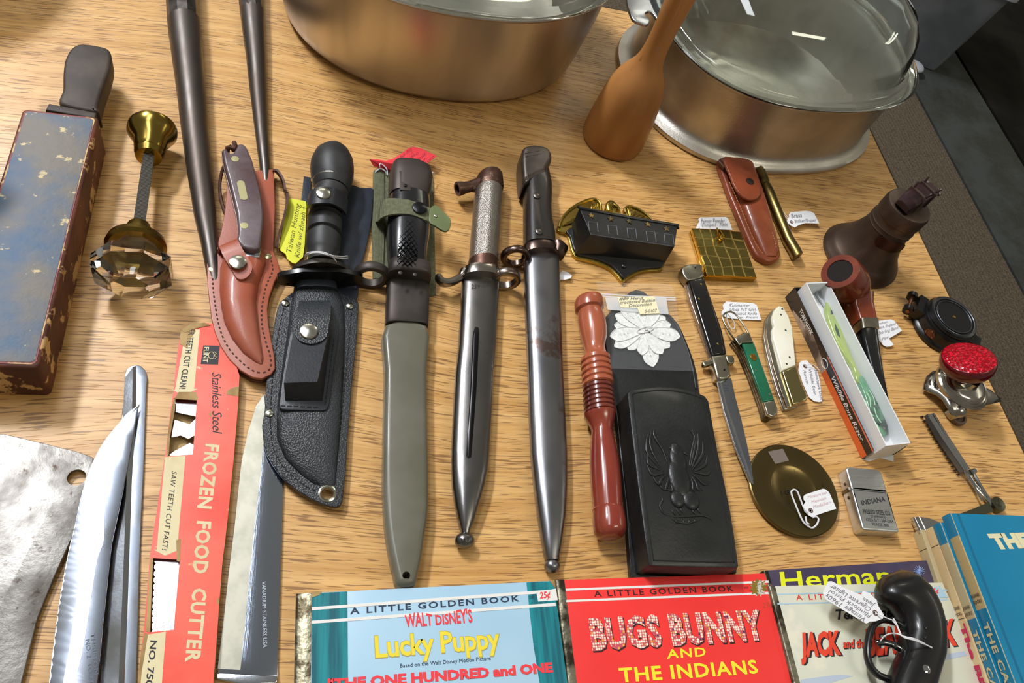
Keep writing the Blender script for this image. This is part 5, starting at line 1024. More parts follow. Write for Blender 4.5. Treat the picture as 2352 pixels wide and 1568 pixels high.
for j in range(rings-1):
    for i in range(n_): fs.append((j*n_+i,j*n_+(i+1)%n_,(j+1)*n_+(i+1)%n_,(j+1)*n_+i))
for i in range(n_): fs.append(((rings-1)*n_+i,(rings-1)*n_+(i+1)%n_,len(vs)-1))
top_=len(vs); vs+=[v-Vector((0,0,1.6)) for v in vs[:top_]]; fs+=[tuple(top_+i for i in f[::-1]) for f in fs[:]]
for i in range(n_): fs.append((i,(i+1)%n_,top_+(i+1)%n_,top_+i))
mb.add(vs,fs); mb.build('winged_base',ch,T,ang=70)
mb=MB(); c0_=Vector((B0.x,B0.y,0)); mb.vlathe([(27,13.8),(26.5,17),(25,18.5),(24,17.8),(22.5,19.5),(21.5,19),(20,21),(17,22.4),(10,23.4),(9,26),(8,30)],c0_,56,cap0=False,cap1=False); mb.build('stepped_dome',ch,T,ang=30)
for k,(tx,ty) in enumerate(((2128,876),(2293,915))):
    for i in range(3):
        c=Vector((2207,888)).lerp(Vector((tx,ty)),.62+.15*i); d=Vector((tx-2207,ty-888)).normalized(); n2=Vector((-d.y,d.x)); w=[15,11,6][i]
        zc_=[14.6,12.6,10.4][i]; mb=MB(); mb.tube(cr([U(c.x+n2.x*s*w-abs(s)*d.x*4,c.y+n2.y*s*w-abs(s)*d.y*4,zc_-abs(s)*1.0) for s in (-1,-.5,0,.5,1)],4),1.1,8,flat=.8); mb.build('ridge',ch,T)
lg=U(2197,945,8)
mb=MB(); mb.vlathe([(7.5,1.5),(7,8),(7.5,12),(5,15.5),(.2,16.5)],Vector((lg.x,lg.y,0)),32); mb.build('clamp_leg',ch,T,ang=50)
mb=MB(); fp=U(2194,960,0); mb.vlathe([(8.6,0),(9,2),(8.6,4.4),(6.6,4.6),(6,3.4),(0,3.2)],fp,32); mb.build('clamp_pad',mat('brown_pad','#6d5a50',.45,.5),T)
kc=U(2228,830,50); ka=Vector((-.40,.42,1)).normalized(); ko=Vector((596.5,329,51.9))-ka*54
rg=mat('red_reflector','#8e0214',.22,col2='#d80c2c',sc2=420,lo=.5,hi=.62,vor=.9,bsc=330,spec=.35); rg2=mat('red_glass_side','#5e0410',.15,coat=.4)
mb=MB(); mb.lathe([(0,8),(4,7.5),((ko+ka*32-Vector((B0.x,B0.y,22))).length,8.5)],Vector((B0.x,B0.y,22)),ko+ka*32,28); mb.build('neck',ch,T)
mb=MB(); mb.lathe([(32,7),(34,11),(37,17),(41,21.5),(45,23.4),(50,23.8),(53,23.2),(54,22.6),(54.2,22.2)],ko,ko+ka,56,cap1=False); mb.build('knob_rim',rg2,T,ang=50)
mb=MB(); mb.lathe([(53.9,22.4),(54.5,21.6),(55.9,14),(56.5,7),(56.7,.1)],ko,ko+ka,56); mb.build('reflector_lens',rg,T,ang=50)
# ---------------------------------------------------------------- hair trimmer razor
T=thing('folding_trimmer','chrome folding hair trimmer razor with comb teeth, behind the picture book stack','trimmer',U(2190,1040,0))
z=6; chm=mat('mirror_chrome','#c6c8cc',.09,1)
mb=MB(); mb.ribbon(px([(2122,956,3),(2150,1008,3),(2204,1085,3)]),px([(2131,950,7),(2159,1000,7),(2213,1081,7)]),.7); mb.build('guard_plate',mat('grey_steel','#8f9298',.3,1),T)
mb=MB(); mb.tube(px([(2140,951,6),(2170,1000,6),(2222,1079,6)]),3.0,12,flat=.8); mb.build('back_bar',chm,T)
mb=MB(); mb.ribbon(px([(2131,953,7),(2162,1003,7),(2214,1080,7)]),px([(2140,949,9),(2171,998,9),(2223,1076,9)]),.6); mb.build('blade_channel',chm,T)
for i in range(15):
    t=i/14; x,y=2120+(2203-2120)*t-2*math.sin(t*PI),954+(1086-954)*t; mb=MB(); a=U(x,y,2.6); b=U(x-6.5,y+2.5,2.2); a2=U(x+2.2,y+4.5,2.6)
    mb.add([a,a2,b,a-Vector((0,0,1.2)),a2-Vector((0,0,1.2)),b-Vector((0,0,1.2))],[(0,1,2),(3,5,4),(0,3,4,1),(1,4,5,2),(2,5,3,0)]); mb.build('tooth',mat('dark_tooth','#3d3a36',.4,.8),T)
mb=MB(); mb.tube(cr(px([(2143,951,9),(2185,1020,8),(2215,1070,8),(2234,1110,7),(2256,1150,7)]),5),1.0,8); mb.build('wire_spring',chm,T)
mb=MB(); mb.tube(cr(px([(2216,1078,6),(2236,1110,5),(2262,1140,4),(2279,1160,4)]),5),2.6,10,flat=.7); mb.tube(cr(px([(2232,1080,6),(2250,1112,6),(2268,1140,5),(2284,1158,4)]),5),1.6,10); mb.build('handle_arm',chm,T)
mb=MB(); mb.lathe([(0,2.6),(5,2.6)],U(2230,1084,7),U(2246,1078,7),14); mb.build('thumb_nut',chm,T)
mb=MB(); mb.vlathe([(7,1),(7.2,3),(6.6,7),(3,7.4),(2.6,8),(0,8.2)],U(2281,1163,0),28); mb.build('pivot',mat('dark_olive_steel','#5b5c4c',.3,.9),T)
mb=MB(); mb.ribbon(px([(2272,1152,6),(2240,1166,6),(2190,1185,6)]),px([(2282,1174,6),(2250,1184,6),(2200,1200,6)]),3); mb.build('folded_handle',mat('dark_olive_steel'),T)
# ---------------------------------------------------------------- chrome curved piece
T=thing('chrome_strip','curved mirror-chrome strip sticking out from under the stacked picture books','chrome strip',U(2115,1205,0))
A_=px([(2093,1190,4),(2100,1187,9),(2115,1187,9),(2135,1190,5),(2160,1200,2),(2200,1215,2)]);B_=px([(2109,1228,4),(2116,1222,9),(2130,1218,9),(2150,1215,5),(2170,1225,2),(2210,1240,2)])
mb=MB(); mb.ribbon(cr(A_,5),cr(B_,5),.9); mb.build('strip',chm,T,ang=60)
# ---------------------------------------------------------------- paperweight disc
ol=mat('olive_brass','#7a6944',.26,1,col2='#5f5335',sc2=9,rvar=.12,col3='#3c371f',sc3=60,lo3=.66,hi3=.74)
P0=U(1816,1129,0); T=thing('brass_disc','round dark brass dish with sunken centre, between stiletto tip and lighter','dish',P0)
mb=MB(); mb.vlathe([(37,0),(39.5,.8),(40.6,3),(40.6,5),(39.8,5.6),(37,5.9),(30,6.1),(21.5,6.2),(20,5.7),(17,4.4),(10,4.0),(0,3.9)],P0,80); mb.build('dish',ol,T,ang=25)
mb=MB(); wpx(mb,'1863',(1795,1136),(1840,1130),(1794,1126),4.3,lift=.15); mb.build('faint_letters',mat('dark_olive_steel'),T)
mb=MB(); mb.sheet(px([(1764,1037),(1798,1030),(1812,1057),(1781,1065)],6.5),.1); mb.build('tape',mat('brown_tape','#a89a92',.2,alpha=.3),T)
tag_obj('white_tag','white tag with looped cotton string lying on the round brass dish',[(1846,1139),(1850,1135),(1872,1128),(1890,1122),(1896,1123),(1905,1131),(1912,1147),(1921,1168),(1895,1176),(1864,1187),(1856,1182),(1848,1174),(1844,1162),(1850,1152),(1846,1147)],8,white,
 [('Miniature bed',(1856,1145),(1900,1133),(1854,1139)),('Mexican',(1864,1156),(1898,1146),(1862,1150)),('Medallion',(1868,1168),(1908,1156),(1866,1161))],mat('faint_red_ink','#c9a4a8',.8),hole=(1862,1172),
 string=[[(1856,1177,9),(1846,1165,8),(1838,1145,7.5),(1832,1130,7.5),(1825,1124,7.5),(1818,1128,7.5),(1819,1138,7.5),(1827,1158,7.5),(1836,1180,7.5),(1845,1198,7.5),(1856,1208,7.5),(1866,1212,7.5),(1876,1204,7.5),(1880,1192,7.5),(1874,1186,7.5),(1866,1188,7.5)],[(1850,1186,7.3),(1853,1200,7.5),(1858,1203,7.4)]],sr=.75)
# ---------------------------------------------------------------- lighter
bs=mat('brushed_chrome','#d8dadc',.36,1,col2='#c6c8ca',sc2=60,bump=.15,bsc=900,stretch=(.06,1,1))
a_,b__,c__,d__=U(1942,1070,13),U(2021,1071,13),U(2066,1215,13),U(1981,1216,13)
T=thing('pocket_lighter','brushed chrome flip-top pocket lighter engraved INDIANA PRESSED STEEL CO.','lighter',U(1992,1145,0))
yl=((d__-a_)+(c__-b__)).normalized(); LL=((d__-a_).length+(c__-b__).length)/2; xl=(b__-a_); xl-=yl*xl.dot(yl); WL=xl.length; xl.normalize()
def LP(x,y): return a_+xl*x+yl*y
def rl_(x0,x1,y0,y1,r0,r1,n=4):
    out=[]
    for cx,cy,a0,r in ((x1-r1,y1-r1,0,r1),(x0+r1,y1-r1,90,r1),(x0+r0,y0+r0,180,r0),(x1-r0,y0+r0,270,r0)):
        for j in range(n+1):
            t=math.radians(a0+90*j/n); out.append(LP(cx+r*math.cos(t),cy+r*math.sin(t)))
    return out
ys=LL*.375
mb=MB(); mb.prism(rl_(0,WL,0,ys-.15,4,.3),0,13,1.6,seg=4,bot=1.6); mb.build('lid',bs,T)
mb=MB(); mb.prism(rl_(0,WL,ys+.15,LL,.3,2),0,13,1.6,seg=4,bot=1.6); mb.build('case',bs,T)
mb=MB(); mb.tube([LP(-.6,ys-1.5)-Vector((0,0,2.5)),LP(-.6,ys-1.5)-Vector((0,0,11))],1.3,12); mb.build('hinge',mat('hinge_nickel','#8d8880',.3,1),T)
for yy in (ys-7,ys+5):
    c=LP(0,yy); c.z=6.5; mb=MB(); mb.lathe([(0,1.5),(.4,1.4),(.5,.1)],c,c-xl,16); mb.build('rivet',mat('dark_rivet','#6b6058',.4,1),T)
eng=mat('black_engraving','#303336',.6,.3)
mb=MB(); 
def lt(s,x0,x1,y,h,**k): write(mb,s,LP(x0,y),LP(x1,y),LP(x0,y-h),**k)
write(mb,'INDIANA',LP(WL*.16,LL*.62),LP(WL*.86,LL*.52),LP(WL*.16,LL*.545),bold=.02,lift=.1)
lt('PRESSED STEEL CO.',WL*.14,WL*.90,LL*.745,3.6,bold=.015,lift=.1); lt('STAMPINGS',WL*.31,WL*.72,LL*.80,2.2,lift=.1); lt('AREA 317 - 284-3364',WL*.15,WL*.90,LL*.862,2.6,lift=.1); lt('MUNCIE, IND.',WL*.30,WL*.76,LL*.925,2.6,lift=.1)
mb.each('engraving',eng,T)
# ================================================================ books
page=paper('page_paper','#d9caa2')
foil=mat('gold_foil_spine','#a59f86',.3,.8,col2='#5d5340',sc2=110,lo=.45,hi=.55,bump=.5,bsc=140)
def quad(m,nm,T,pts,z,lift=.1,lb=None):
    mb=MB(); mb.prism(px(pts,z),z-.05,z+lift); return mb.build(nm,m,T,label=lb)
def book(name,label,TL,TR,BR,BL,z0,z1,cover,spine_m,spw,edge=.8):
    """flat book: corner pixels of the front cover at z1; spine on the left"""
    a,b,c,d=[U(p[0],p[1],z1) for p in (TL,TR,BR,BL)]
    T=thing(name,label,'book',Vector(((a.x+c.x)/2,(a.y+c.y)/2,z0)))
    P=[a,b,c,d]
    mb=MB(); mb.prism(P,z1-1.1,z1,.35,seg=2); mb.build('front_cover',cover,T)
    mb=MB(); mb.prism(P,z0+.02,z0+1.1,.2); mb.build('back_cover',cover,T)
    mb=MB(); q=inset(P,1.6); mb.prism([q[0],q[1],q[2],q[3]],z0+1.1,z1-1.1); mb.build('pages',page,T)
    u=(b-a).normalized(); s0=a-u*spw; s1=d-u*spw; 
    mb=MB(); r=[]
    for p,sp in ((a,s0),(d,s1)):
        r.append([Vector((p.x,p.y,z0)),Vector((sp.x,sp.y,z0)),Vector((sp.x,sp.y,z1-1.2)),Vector((sp.x,sp.y,z1-1.2)).lerp(Vector((sp.x,sp.y,z1-.3)),.6)+u*.5,Vector((sp.x,sp.y,z1-.1))+u*1.4,Vector((p.x,p.y,z1-.05))])
    mb.loft(r); mb.build('spine',spine_m,T,ang=50)
    return T
def ext(A,B,k):  # continue the line A->B to y=k
    t=(k-A[1])/(B[1]-A[1]); return (A[0]+(B[0]-A[0])*t,k)
# blue book
skyb=mat('sky_blue_cover','#a9cbe0',.35,col2='#a1c4dc',sc2=8,coat=.15); teal=mat('teal_curtain_print','#1f8f96',.4,col2='#176f7c',sc2=26,lo=.35,hi=.6,col3='#35b0bb',sc3=90,lo3=.55,hi3=.7,stretch=(1,.12,1))
z=12
TL,TR=(716,1361),(1272,1333); BL=ext((716,1361),(714,1568),1960); BR=ext((1275,1345),(1303,1568),1960)
T=book('picture_book','light blue picture book with teal side bands and yellow title, leftmost of the books',TL,TR,BR,BL,0,z,skyb,foil,9.5)
teal2=mat('teal_curtain_lines','#1b8a94',.4,col2='#125e6c',sc2=160,lo=.4,hi=.6,stretch=(1,.05,1))
def yl1(x,dy=0): return 1361+(x-716)*(1333-1361)/556+dy
quad(teal2,'teal_band',T,[(716,yl1(716,1)),(798,yl1(798,1)),(802,1960),(714,1960)],z)
quad(teal2,'teal_band',T,[(1209,yl1(1209,1)),(1270,yl1(1270,1)),(1274,1350),(1303,1568),(1352,1955),(1290,1955),(1243,1590),(1225,1480)],z)
whp=paper('white_print','#e9e6da')
for dy0,dy1 in ((29,36),(60,67)):
    P=[(716,1361+dy0+4),(1276,1333+dy0-9),(1277,1333+dy1-9),(716,1361+dy1+4)]; quad(whp,'white_stripe',T,P,z+.12)
quad(whp,'price_panel',T,[(1232,1361),(1277,1351),(1281,1378),(1236,1381)],z+.15)
P=[];mb=MB(); 
for i in range(7): P.append((1248+i*4.5,1333+random.uniform(-1,2)))
mb.prism(px([(1262,1333),(1273,1332),(1276,1350),(1272,1347),(1266,1338)],z),z,z+.3); mb.prism(px([(716,1358),(740,1357),(734,1366),(722,1370),(716,1372)],z),z,z+.3); mb.each('worn_corners',tan,T)
nav=mat('navy_print','#27364f',.5); rdp=mat('coral_red_print','#ea3d46',.45); yep=mat('yellow_print','#ecd63a',.45)
mb=MB(); wpx(mb,'A LITTLE GOLDEN BOOK',(804,1410),(1193,1380),(804,1396),z,bold=.02,sp=1.25,lift=.25); wpx(mb,'Based on the Walt Disney Motion Picture',(919,1533),(1127,1515),(919,1524),z,bold=.0,lift=.25); wpx(mb,'D89',(1216,1375),(1227,1374),(1216,1368),z+.2); mb.each('dark_lettering',nav,T)
mb=MB(); wpx(mb,"WALT DISNEY'S",(931,1440),(1086,1428),(929,1414),z,bold=.025,lift=.25,warp=lambda u,v:(u,v*(1+.18*math.sin(u*9)))); wpx(mb,'"THE ONE HUNDRED and ONE',(752,1583),(1270,1542),(752,1561),z,bold=.05,lift=.3); wpx(mb,'25¢',(1240,1374),(1264,1372),(1240,1360),z+.2,bold=.03); mb.each('red_lettering',rdp,T)
mb=MB(); wpx(mb,'Lucky Puppy',(863,1509),(1150,1487),(860,1462),z,bold=.02,lift=.28,sp=.95); mb.each('title_lettering',yep,T)
mb=MB(); wpx(mb,'Lucky Puppy',(861.5,1510.5),(1152,1488),(858.6,1461),z,bold=.03,lift=.2,sp=.95); mb.build('title_outline',mat('tan_outline','#b5a35c',.5),T)
# red book
redb=mat('bright_red_cover','#ee3a37',.33,col2='#e83533',sc2=8,coat=.2); z=9.5
brd=mat('braided_foil_spine','#8a8470',.3,.7,col2='#3e372a',sc2=70,lo=.42,hi=.56,bump=.7,bsc=90)
TL,TR=(1296,1331),(1757,1316); BL=ext((1296,1331),(1325,1568),1960); BR=ext((1757,1316),(1824,1568),1960)
T=book('picture_book','bright red picture book with beaded title letters, second of the books',TL,TR,BR,BL,0,z,redb,brd,6.5)
for y0 in (20,46):
    quad(whp,'white_stripe',T,[(1298+y0*.05,1331+y0+.5),(1762+y0*.16,1316+y0-3),(1763+y0*.16,1316+y0+2),(1298+y0*.05,1331+y0+5.5)],z)
mb=MB(); wpx(mb,'A LITTLE GOLDEN BOOK',(1365,1370),(1686,1357),(1363,1357),z,bold=.015,sp=1.25); wpx(mb,'430',(1709,1352),(1719,1351),(1709,1347),z); mb.each('dark_lettering',mat('maroon_print','#3d1618',.5),T)
bead=bpy.data.materials.new('beaded_letter_print'); bead.use_nodes=True; Nn=bead.node_tree.nodes; Ll=bead.node_tree.links
vo=Nn.new('ShaderNodeTexVoronoi'); vo.inputs['Scale'].default_value=560; vo.inputs['Randomness'].default_value=.25; tcn=Nn.new('ShaderNodeTexCoord'); Ll.new(tcn.outputs['Object'],vo.inputs['Vector'])
rp=Nn.new('ShaderNodeValToRGB'); rp.color_ramp.interpolation='CONSTANT'; els=rp.color_ramp.elements; els[0].color=lin('#f3e6d0'); els[1].position=.55; els[1].color=lin('#f1d9c8')
for p_,c_ in ((.68,'#e7a53c'),(.78,'#c2485a'),(.88,'#3a3656'),(.93,'#f3e6d0')): e_=els.new(p_); e_.color=lin(c_)
sp_=Nn.new('ShaderNodeSeparateColor'); Ll.new(vo.outputs['Color'],sp_.inputs[0]); Ll.new(sp_.outputs[0],rp.inputs[0])
mr=Nn.new('ShaderNodeMapRange'); mr.inputs[1].default_value=.45; mr.inputs[2].default_value=.62; Ll.new(vo.outputs['Distance'],mr.inputs[0])
mxn=Nn.new('ShaderNodeMix'); mxn.data_type='RGBA'; Ll.new(mr.outputs[0],mxn.inputs[0]); Ll.new(rp.outputs[0],mxn.inputs[6]); mxn.inputs[7].default_value=lin('#c9525a'); Ll.new(mxn.outputs[2],Nn['Principled BSDF'].inputs['Base Color']); Nn['Principled BSDF'].inputs['Roughness'].default_value=.5
mb=MB(); wpx(mb,'BUGS BUNNY',(1362,1493),(1762,1468),(1353,1427),z,bold=.055,sp=1.1,lift=.16); mb.each('title_shadow',mat('maroon_print'),T)
mb=MB(); wpx(mb,'BUGS BUNNY',(1360,1490),(1759,1465),(1351,1424),z,bold=.05,sp=1.1,lift=.3); mb.each('title_lettering',bead,T)
def serif(mb,s,a,b,c,z,**k):
    wpx(mb,s,a,b,c,z,**k)
    n=len(s)
yel2=mat('yellow_print2','#ece12e',.45)
mb=MB(); wpx(mb,'AND',(1532,1512),(1622,1506),(1530,1492),z,bold=.02,sp=1.15,lift=.2); wpx(mb,'THE INDIANS',(1424,1566),(1742,1545),(1420,1535),z,bold=.025,sp=1.1,lift=.2)
mb.each('yellow_lettering',yel2,T)
mb=MB(); c=(1742,1349); mb.prism([U(c[0]+(22 if i%2 else 15)*math.cos(i*PI/12),c[1]+(22 if i%2 else 15)*math.sin(i*PI/12),z) for i in range(24)],z,z+.2); mb.build('gold_starburst',mat('olive_gold_print','#9a8438',.35,.5,col2='#e9e6da',sc2=260,lo=.55,hi=.6),T)
mb=MB(); wpx(mb,'29¢',(1752,1396),(1774,1393),(1751,1384),z); mb.build('pencil_price',mat('brown_pencil','#b8452e',.8),T)
# Herman book
pur=mat('dark_purple_cover','#4a3f56',.35,col2='#3f3750',sc2=30,coat=.15); z=6
TL,TR=(1764,1309),(2122,1285); BL=ext((1764,1309),(1835,1568),1900); BR=ext((2150,1340),(2245,1568),1900)
T=book('picture_book','dark purple picture book with yellow lettering, lying under the cream fairy tale book',TL,(2128,1286),BR,BL,0,z,pur,brd,4)
mb=MB(); wpx(mb,'Herman',(1795,1352),(2048,1338),(1790,1314),z,bold=.015,sp=1.0,lift=.2)
pass
mb.each('title_lettering',mat('lime_yellow_print','#dfe322',.45),T)
mb=MB(); wpx(mb,'25¢',(2102,1326),(2120,1324),(2102,1315),z,bold=.02,lift=.25); mb.build('price_lettering',bk,T); 
mb=MB(); cc=(2111,1312); 
for i in range(8):
    a=i*PI/8; mb.tube(px([(cc[0]-13*math.cos(a),cc[1]-13*math.sin(a)),(cc[0]+13*math.cos(a),cc[1]+13*math.sin(a))],z+.15),.3,4)
mb.build('star_burst',mat('blue_burst','#7f96c8',.5),T)
# Jack book
crb=mat('cream_cover','#d4d3be',.4,col2='#c8cabc',sc2=5,lo=.35,hi=.7,col3='#dcd6c2',sc3=12,coat=.12); z=12.5
cor=px([(1780,1345),(2158,1336),(2168,1345),(2180,1370),(2198,1412)],z)
TL,TR=(1780,1345),(2170,1338); BL=ext((1780,1345),(1838,1568),1900); BR=ext((2198,1412),(2268,1568),1900)
a_=(2198-2268)/(1412-1568)
TRx=2198-(1412-1338)*a_
T=book('picture_book','cream picture book with orange red lettering, under the black pistol lighter',TL,(TRx,1337),BR,BL,6.02,z,crb,brd,5)
lbl=mat('pale_blue_print','#a9c9dc',.5)
for yy in (18,40): quad(lbl,'blue_rule',T,[(1785,1345+yy),(2175,1337+yy-2),(2176,1337+yy+1),(1786,1345+yy+3)],z)
quad(lbl,'price_panel',T,[(2125,1352),(2158,1345),(2178,1372),(2140,1374)],z+.12)
bkl=mat('black_script_print','#26242a',.5); orr=mat('orange_red_print','#e2452c',.45)
mb=MB(); wpx(mb,'A LITTLE GOLDEN BOOK',(1829,1378),(2128,1368),(1827,1366),z,bold=.01,sp=1.35); wpx(mb,'25¢',(2138,1364),(2156,1362),(2137,1352),z+.2,bold=.02); mb.each('red_lettering',orr,T)
mb=MB(); wpx(mb,"Tele-Tunes'",(1920,1422),(2072,1415),(1918,1400),z,bold=.03,shear=.2,sp=.95); 
wpx(mb,'JACK',(1844,1507),(1937,1502),(1842,1458),z,bold=.06); wpx(mb,'and the',(1938,1490),(1992,1487),(1938,1470),z,bold=.04); wpx(mb,'BEANSTALK',(1994,1507),(2202,1480),(1992,1450),z,bold=.06); mb.each('black_lettering',bkl,T)
mb=MB(); wpx(mb,'JACK',(1839,1506),(1932,1500),(1837,1456),z,bold=.05,lift=.3); wpx(mb,'and the',(1936,1488),(1990,1486),(1936,1469),z,bold=.03,lift=.3); wpx(mb,'BEANSTALK',(1990,1505),(2198,1478),(1988,1448),z,bold=.05,lift=.3); mb.each('title_lettering',orr,T)
mb=MB(); mb.prism(px([(1838,1560),(1930,1548),(1960,1552),(1900,1570),(1842,1575)],z),z,z+.1); mb.prism(px([(2150,1505),(2215,1495),(2222,1505),(2160,1518)],z),z,z+.1); mb.each('snow_drift_print',mat('blue_grey_print','#b4bfd0',.5),T)
# ---------------------------------------------------------------- stacked thick picture books
cbl=mat('deep_teal_blue_cover','#127aa0',.33,col2='#0f7297',sc2=6,coat=.2); csp=mat('cream_spine_cloth','#dcc193',.55,col2='#d0b384',sc2=10); csp2=mat('grey_cream_spine','#bfae86',.55,col2='#b3a27c',sc2=10)
oo=(2184,1178)
dtop=U(2184,1178,39); dbot=U(2333,1568,39); sd=(dbot-dtop); sd.z=0; sd.normalize(); sx=Vector((-sd.y,sd.x,0)); sx=sx if sx.x>0 else -sx
SB=[]
for name,lab,tl,zz0,zz1,rot,cov,spm in (
  ('picture_book','lowest of the four stacked thick picture books, pale grey cream spine',(2117,1216),0,10,-.03,csp2,csp2),
  ('picture_book','second lowest of the four stacked thick books, cream spine with magenta lettering',(2144,1209),10.1,19.5,-.015,csp,csp),
  ('picture_book','second from top of the four stacked thick books, cream and blue spine',(2161,1199),19.6,28.8,.0,cbl,csp2),
  ('picture_book','topmost of the four stacked thick picture books, deep blue cover with cream lettering',(2184,1178),28.9,39,.0,cbl,mat('tan_spine_cloth','#b39a6b',.55))):
    a=U(tl[0],tl[1],zz1); cs,sn=math.cos(rot),math.sin(rot); d=Vector((sd.x*cs-sd.y*sn,sd.x*sn+sd.y*cs,0)); w=Vector((-d.y,d.x,0)); w=w if w.x>0 else -w
    T=thing(name,lab,'book',Vector((a.x,a.y,zz0))+d*110+w*80,'thick picture books stacked at the right')
    P=[a,a+w*165,a+w*165+d*232,a+d*232]
    mb=MB(); mb.prism(P,zz1-1.2,zz1,.4); mb.build('front_cover',cov,T)
    mb=MB(); mb.prism(P,zz0,zz0+1.2); mb.build('back_cover',cov,T)
    mb=MB(); mb.prism([a+d*2+w*2,a+w*162+d*2,a+w*162+d*229,a+d*229+w*2],zz0+1.2,zz1-1.2); mb.build('pages',page,T)
    def S3(l,hh,o=0,a=a,d=d,w=w,zz0=zz0): p=a+d*l-w*(.7+o); p.z=zz0+hh; return p
    H_=zz1-zz0
    mb=MB(); r=[]
    for l in (0,232): r.append([S3(l,.0,-1.2),S3(l,.3,0),S3(l,H_*.5,.6),S3(l,H_-.4,0),S3(l,H_,-1.2),S3(l,H_-1,-2),S3(l,1,-2)])
    mb.loft(r); mb.build('spine',spm,T,ang=60)
    SB.append((T,S3,H_,a,d,w,zz1))
def spq(k,l0,l1,m,nm,o=.68):
    T,S3,H_,*_=SB[k]; mb=MB(); mb.loft([[S3(l,.4,.06),S3(l,H_*.5,o),S3(l,H_-.4,.06),S3(l,H_-.1,-1.0),S3(l,H_*.5,0)] for l in (l0,l1)]); mb.build(nm,m,T)
def spt(k,s,l0,l1,f0,f1,m,nm,**kw):
    T,S3,H_,*_=SB[k]; mb=MB(); write(mb,s,S3(l0,H_*f0,.75),S3(l1,H_*f0,.75),S3(l0,H_*f1,.75),lift=.1,**kw); mb.build(nm,m,T)
brn_=mat('brown_print','#4a3a30',.6); mg=mat('magenta_print','#c42a55',.5); crs=mat('cream_spine_print','#cdbd8f',.6)
def ll(k,p,zf=.6):
    T,S3,H_,a,d,w,zz1=SB[k]; q=U(p[0],p[1],zz1-H_*.4); return (q-a).dot(d)
spq(3,0,ll(3,(2182,1232)),cbl,'blue_spine_cap'); spq(3,ll(3,(2260,1398)),231.9,cbl,'blue_spine_panel')
spq(2,0,ll(2,(2168,1249)),cbl,'blue_spine_cap'); spq(2,ll(2,(2232,1421)),231.9,cbl,'blue_spine_panel')
l0=ll(3,(2274,1428)); spt(3,'THE CAT IN THE HAT',l0,l0+120,.22,.72,crs,'spine_lettering',bold=.03,sp=1.1)
l0=ll(2,(2246,1446)); spt(2,'THE CAT IN THE HAT',l0,l0+120,.22,.70,crs,'spine_lettering',bold=.03,sp=1.1)
l0=ll(1,(2214,1432)); spt(1,'The Bike Lesson',l0,l0+105,.15,.8,mg,'spine_lettering',bold=.05)
for k,p in ((3,(2238,1364)),(2,(2218,1392)),(1,(2196,1394))):
    T,S3,H_,*_=SB[k]; l0=ll(k,p); mb=MB()
    for s,dl_ in (('BEGINNER',0),('BOOKS',4.6)): write(mb,s,S3(l0+dl_+2,H_*.12,.75),S3(l0+dl_+2,H_*.92,.75),S3(l0+dl_-.4,H_*.12,.75),lift=.1,bold=.01)
    mb.each('publisher_lettering',brn_,T)
for k,ps in ((1,((2140,1253),(2208,1421))),(0,((2116,1262),))):
    T,S3,H_,*_=SB[k]
    for p in ps: l0=ll(k,p); mb=MB(); mb.tube([S3(l0,.6,.2),S3(l0,H_*.5,.75),S3(l0,H_-.5,.2)],.2,5); mb.build('spine_rule',brn_,T)
T,S3,H_,a,d,w,zz1=SB[3]
mb=MB(); mb.ribbon([a+w*5.5+d*.5+Vector((0,0,.02)),a+w*5.5+d*231+Vector((0,0,.02))],[a+w*8+d*.5+Vector((0,0,.02)),a+w*8+d*231+Vector((0,0,.02))],.1) ; mb.build('cover_groove',mat('groove_blue','#0d6488',.3),T)
mb=MB(); z=zz1; wpx(mb,'THE CAT IN THE HAT',(2286,1259),(2700,1240),(2268,1229),z,bold=.07,lift=.2)
mb.each('title_lettering',mat('cream_title','#dcd3ab',.5),T)
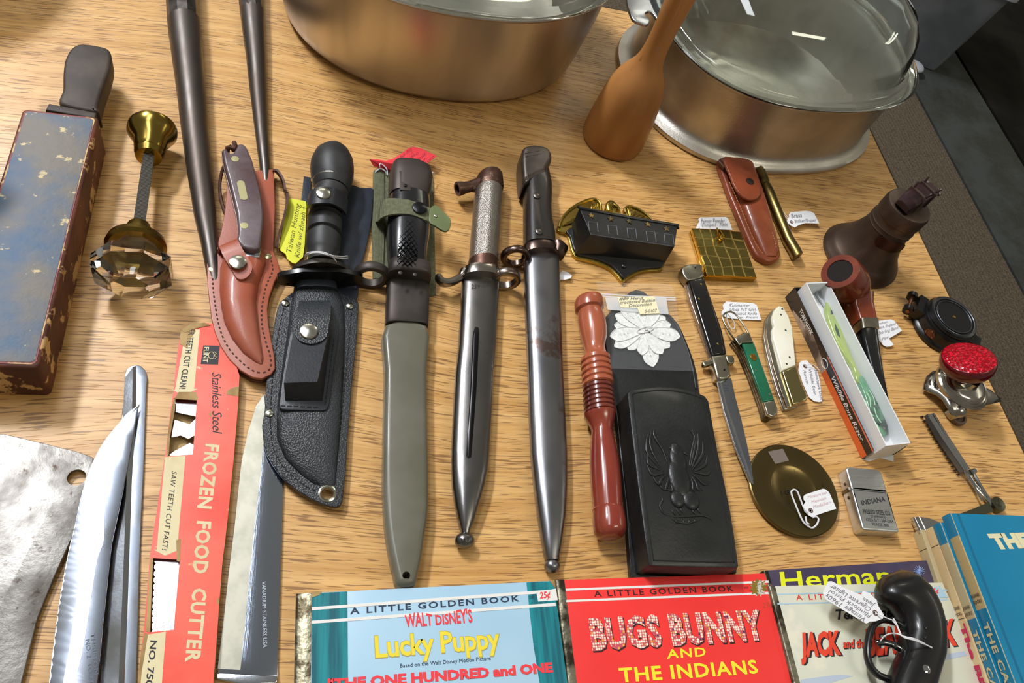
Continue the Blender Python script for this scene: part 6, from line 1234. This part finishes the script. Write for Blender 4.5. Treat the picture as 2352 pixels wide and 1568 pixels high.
# ================================================================ pistol shaped lighter
pb=mat('gloss_black_plastic','#121214',.33,coat=.2)
T=thing('pistol_lighter','black pistol shaped cigarette lighter with curved grip, lying on the cream picture book','lighter',U(2110,1440,12.6))
mb=MB(); mb.spine([((2030,1322),(2068,1308),8),((2020,1332),(2090,1316),18),((2016,1350),(2112,1332),25),((2018,1368),(2130,1352),28),((2030,1381),(2142,1372),28),((2050,1392),(2152,1394),28),((2065,1408),(2159,1424),28),((2074,1428),(2162,1446),28),((2077,1450),(2163,1468),28),((2070,1472),(2164,1490),28),((2072,1492),(2162,1508),28),((2062,1512),(2156,1528),28),((2052,1536),(2148,1556),28),((2042,1562),(2142,1578),28),((2030,1600),(2130,1612),27),((2015,1650),(2110,1662),24)],n=40,e=2.5,lift=12.7); mb.build('grip_and_frame',pb,T,ang=60)
mb=MB(); mb.tube(cr(px([(2078,1448),(2066,1434),(2050,1427),(2030,1423),(2014,1428),(2003,1441),(1996,1462),(1992,1490),(1994,1515),(2003,1536),(2020,1551),(2040,1558),(2052,1560)],25),6),2.4,14,flat=1.3); mb.build('trigger_guard',pb,T,ang=60)
mb=MB(); mb.tube(cr(px([(2080,1498),(2068,1489),(2050,1480),(2030,1475),(2012,1476)],26),6),[3.6]*6+[3.0]*6+[2.4]*6+[2.2]*6+[1.6],12,flat=.9); mb.build('trigger',mat('black_chrome','#77797d',.14,1),T)
discs(T,'screw',mat('mirror_chrome'),[(2130,1536)],38.5,4.8,2.4,label='domed chrome screw')
for p in ((2128,1440),(2126,1462)): discs(T,'pin',pb,[p],39.5,1.6,1.0)
mb=MB(); mb.tube(cr(px([(2050,1424,36),(2062,1440,40),(2070,1458,42),(2078,1464,43),(2100,1470,44),(2130,1482,42),(2156,1494,36),(2163,1502,30)]),6),.5,6); mb.tube(cr(px([(2052,1420,36),(2060,1434,40),(2068,1456,42),(2080,1462,43),(2104,1468,44),(2134,1484,42),(2158,1498,34)]),6),.5,6); mb.tube(cr(px([(2022,1472,30),(2032,1460,34),(2048,1454,38),(2064,1456,42),(2074,1462,43)]),6),.5,6); mb.build('string',strm,T)
tag_obj('white_tag','long white handwritten tag tied to the black pistol lighter',[(1890,1360),(1902,1335),(1910,1334),(1940,1350),(1978,1366),(1982,1356),(1998,1362),(2014,1378),(2016,1388),(2024,1402),(2030,1412),(2028,1420),(2012,1426),(1998,1427),(1990,1432),(1960,1414),(1896,1376)],30,white,
 [('Vintage 1960s',(1988,1419),(1900,1362),(1983,1428)),('Flintlock Pistol',(2002,1412),(1906,1352),(1998,1420)),('Cigarette Lighter',(2001,1396),(1910,1341),(1996,1405)),('Japan',(2010,1388),(1984,1371),(2006,1396))],ink,hole=(2010,1407),string=[[(2010,1407,31),(2026,1414,33),(2040,1420,35),(2052,1424,37)]],sr=.4)
for o in bpy.data.objects:
    if 'o' in o: del o['o']
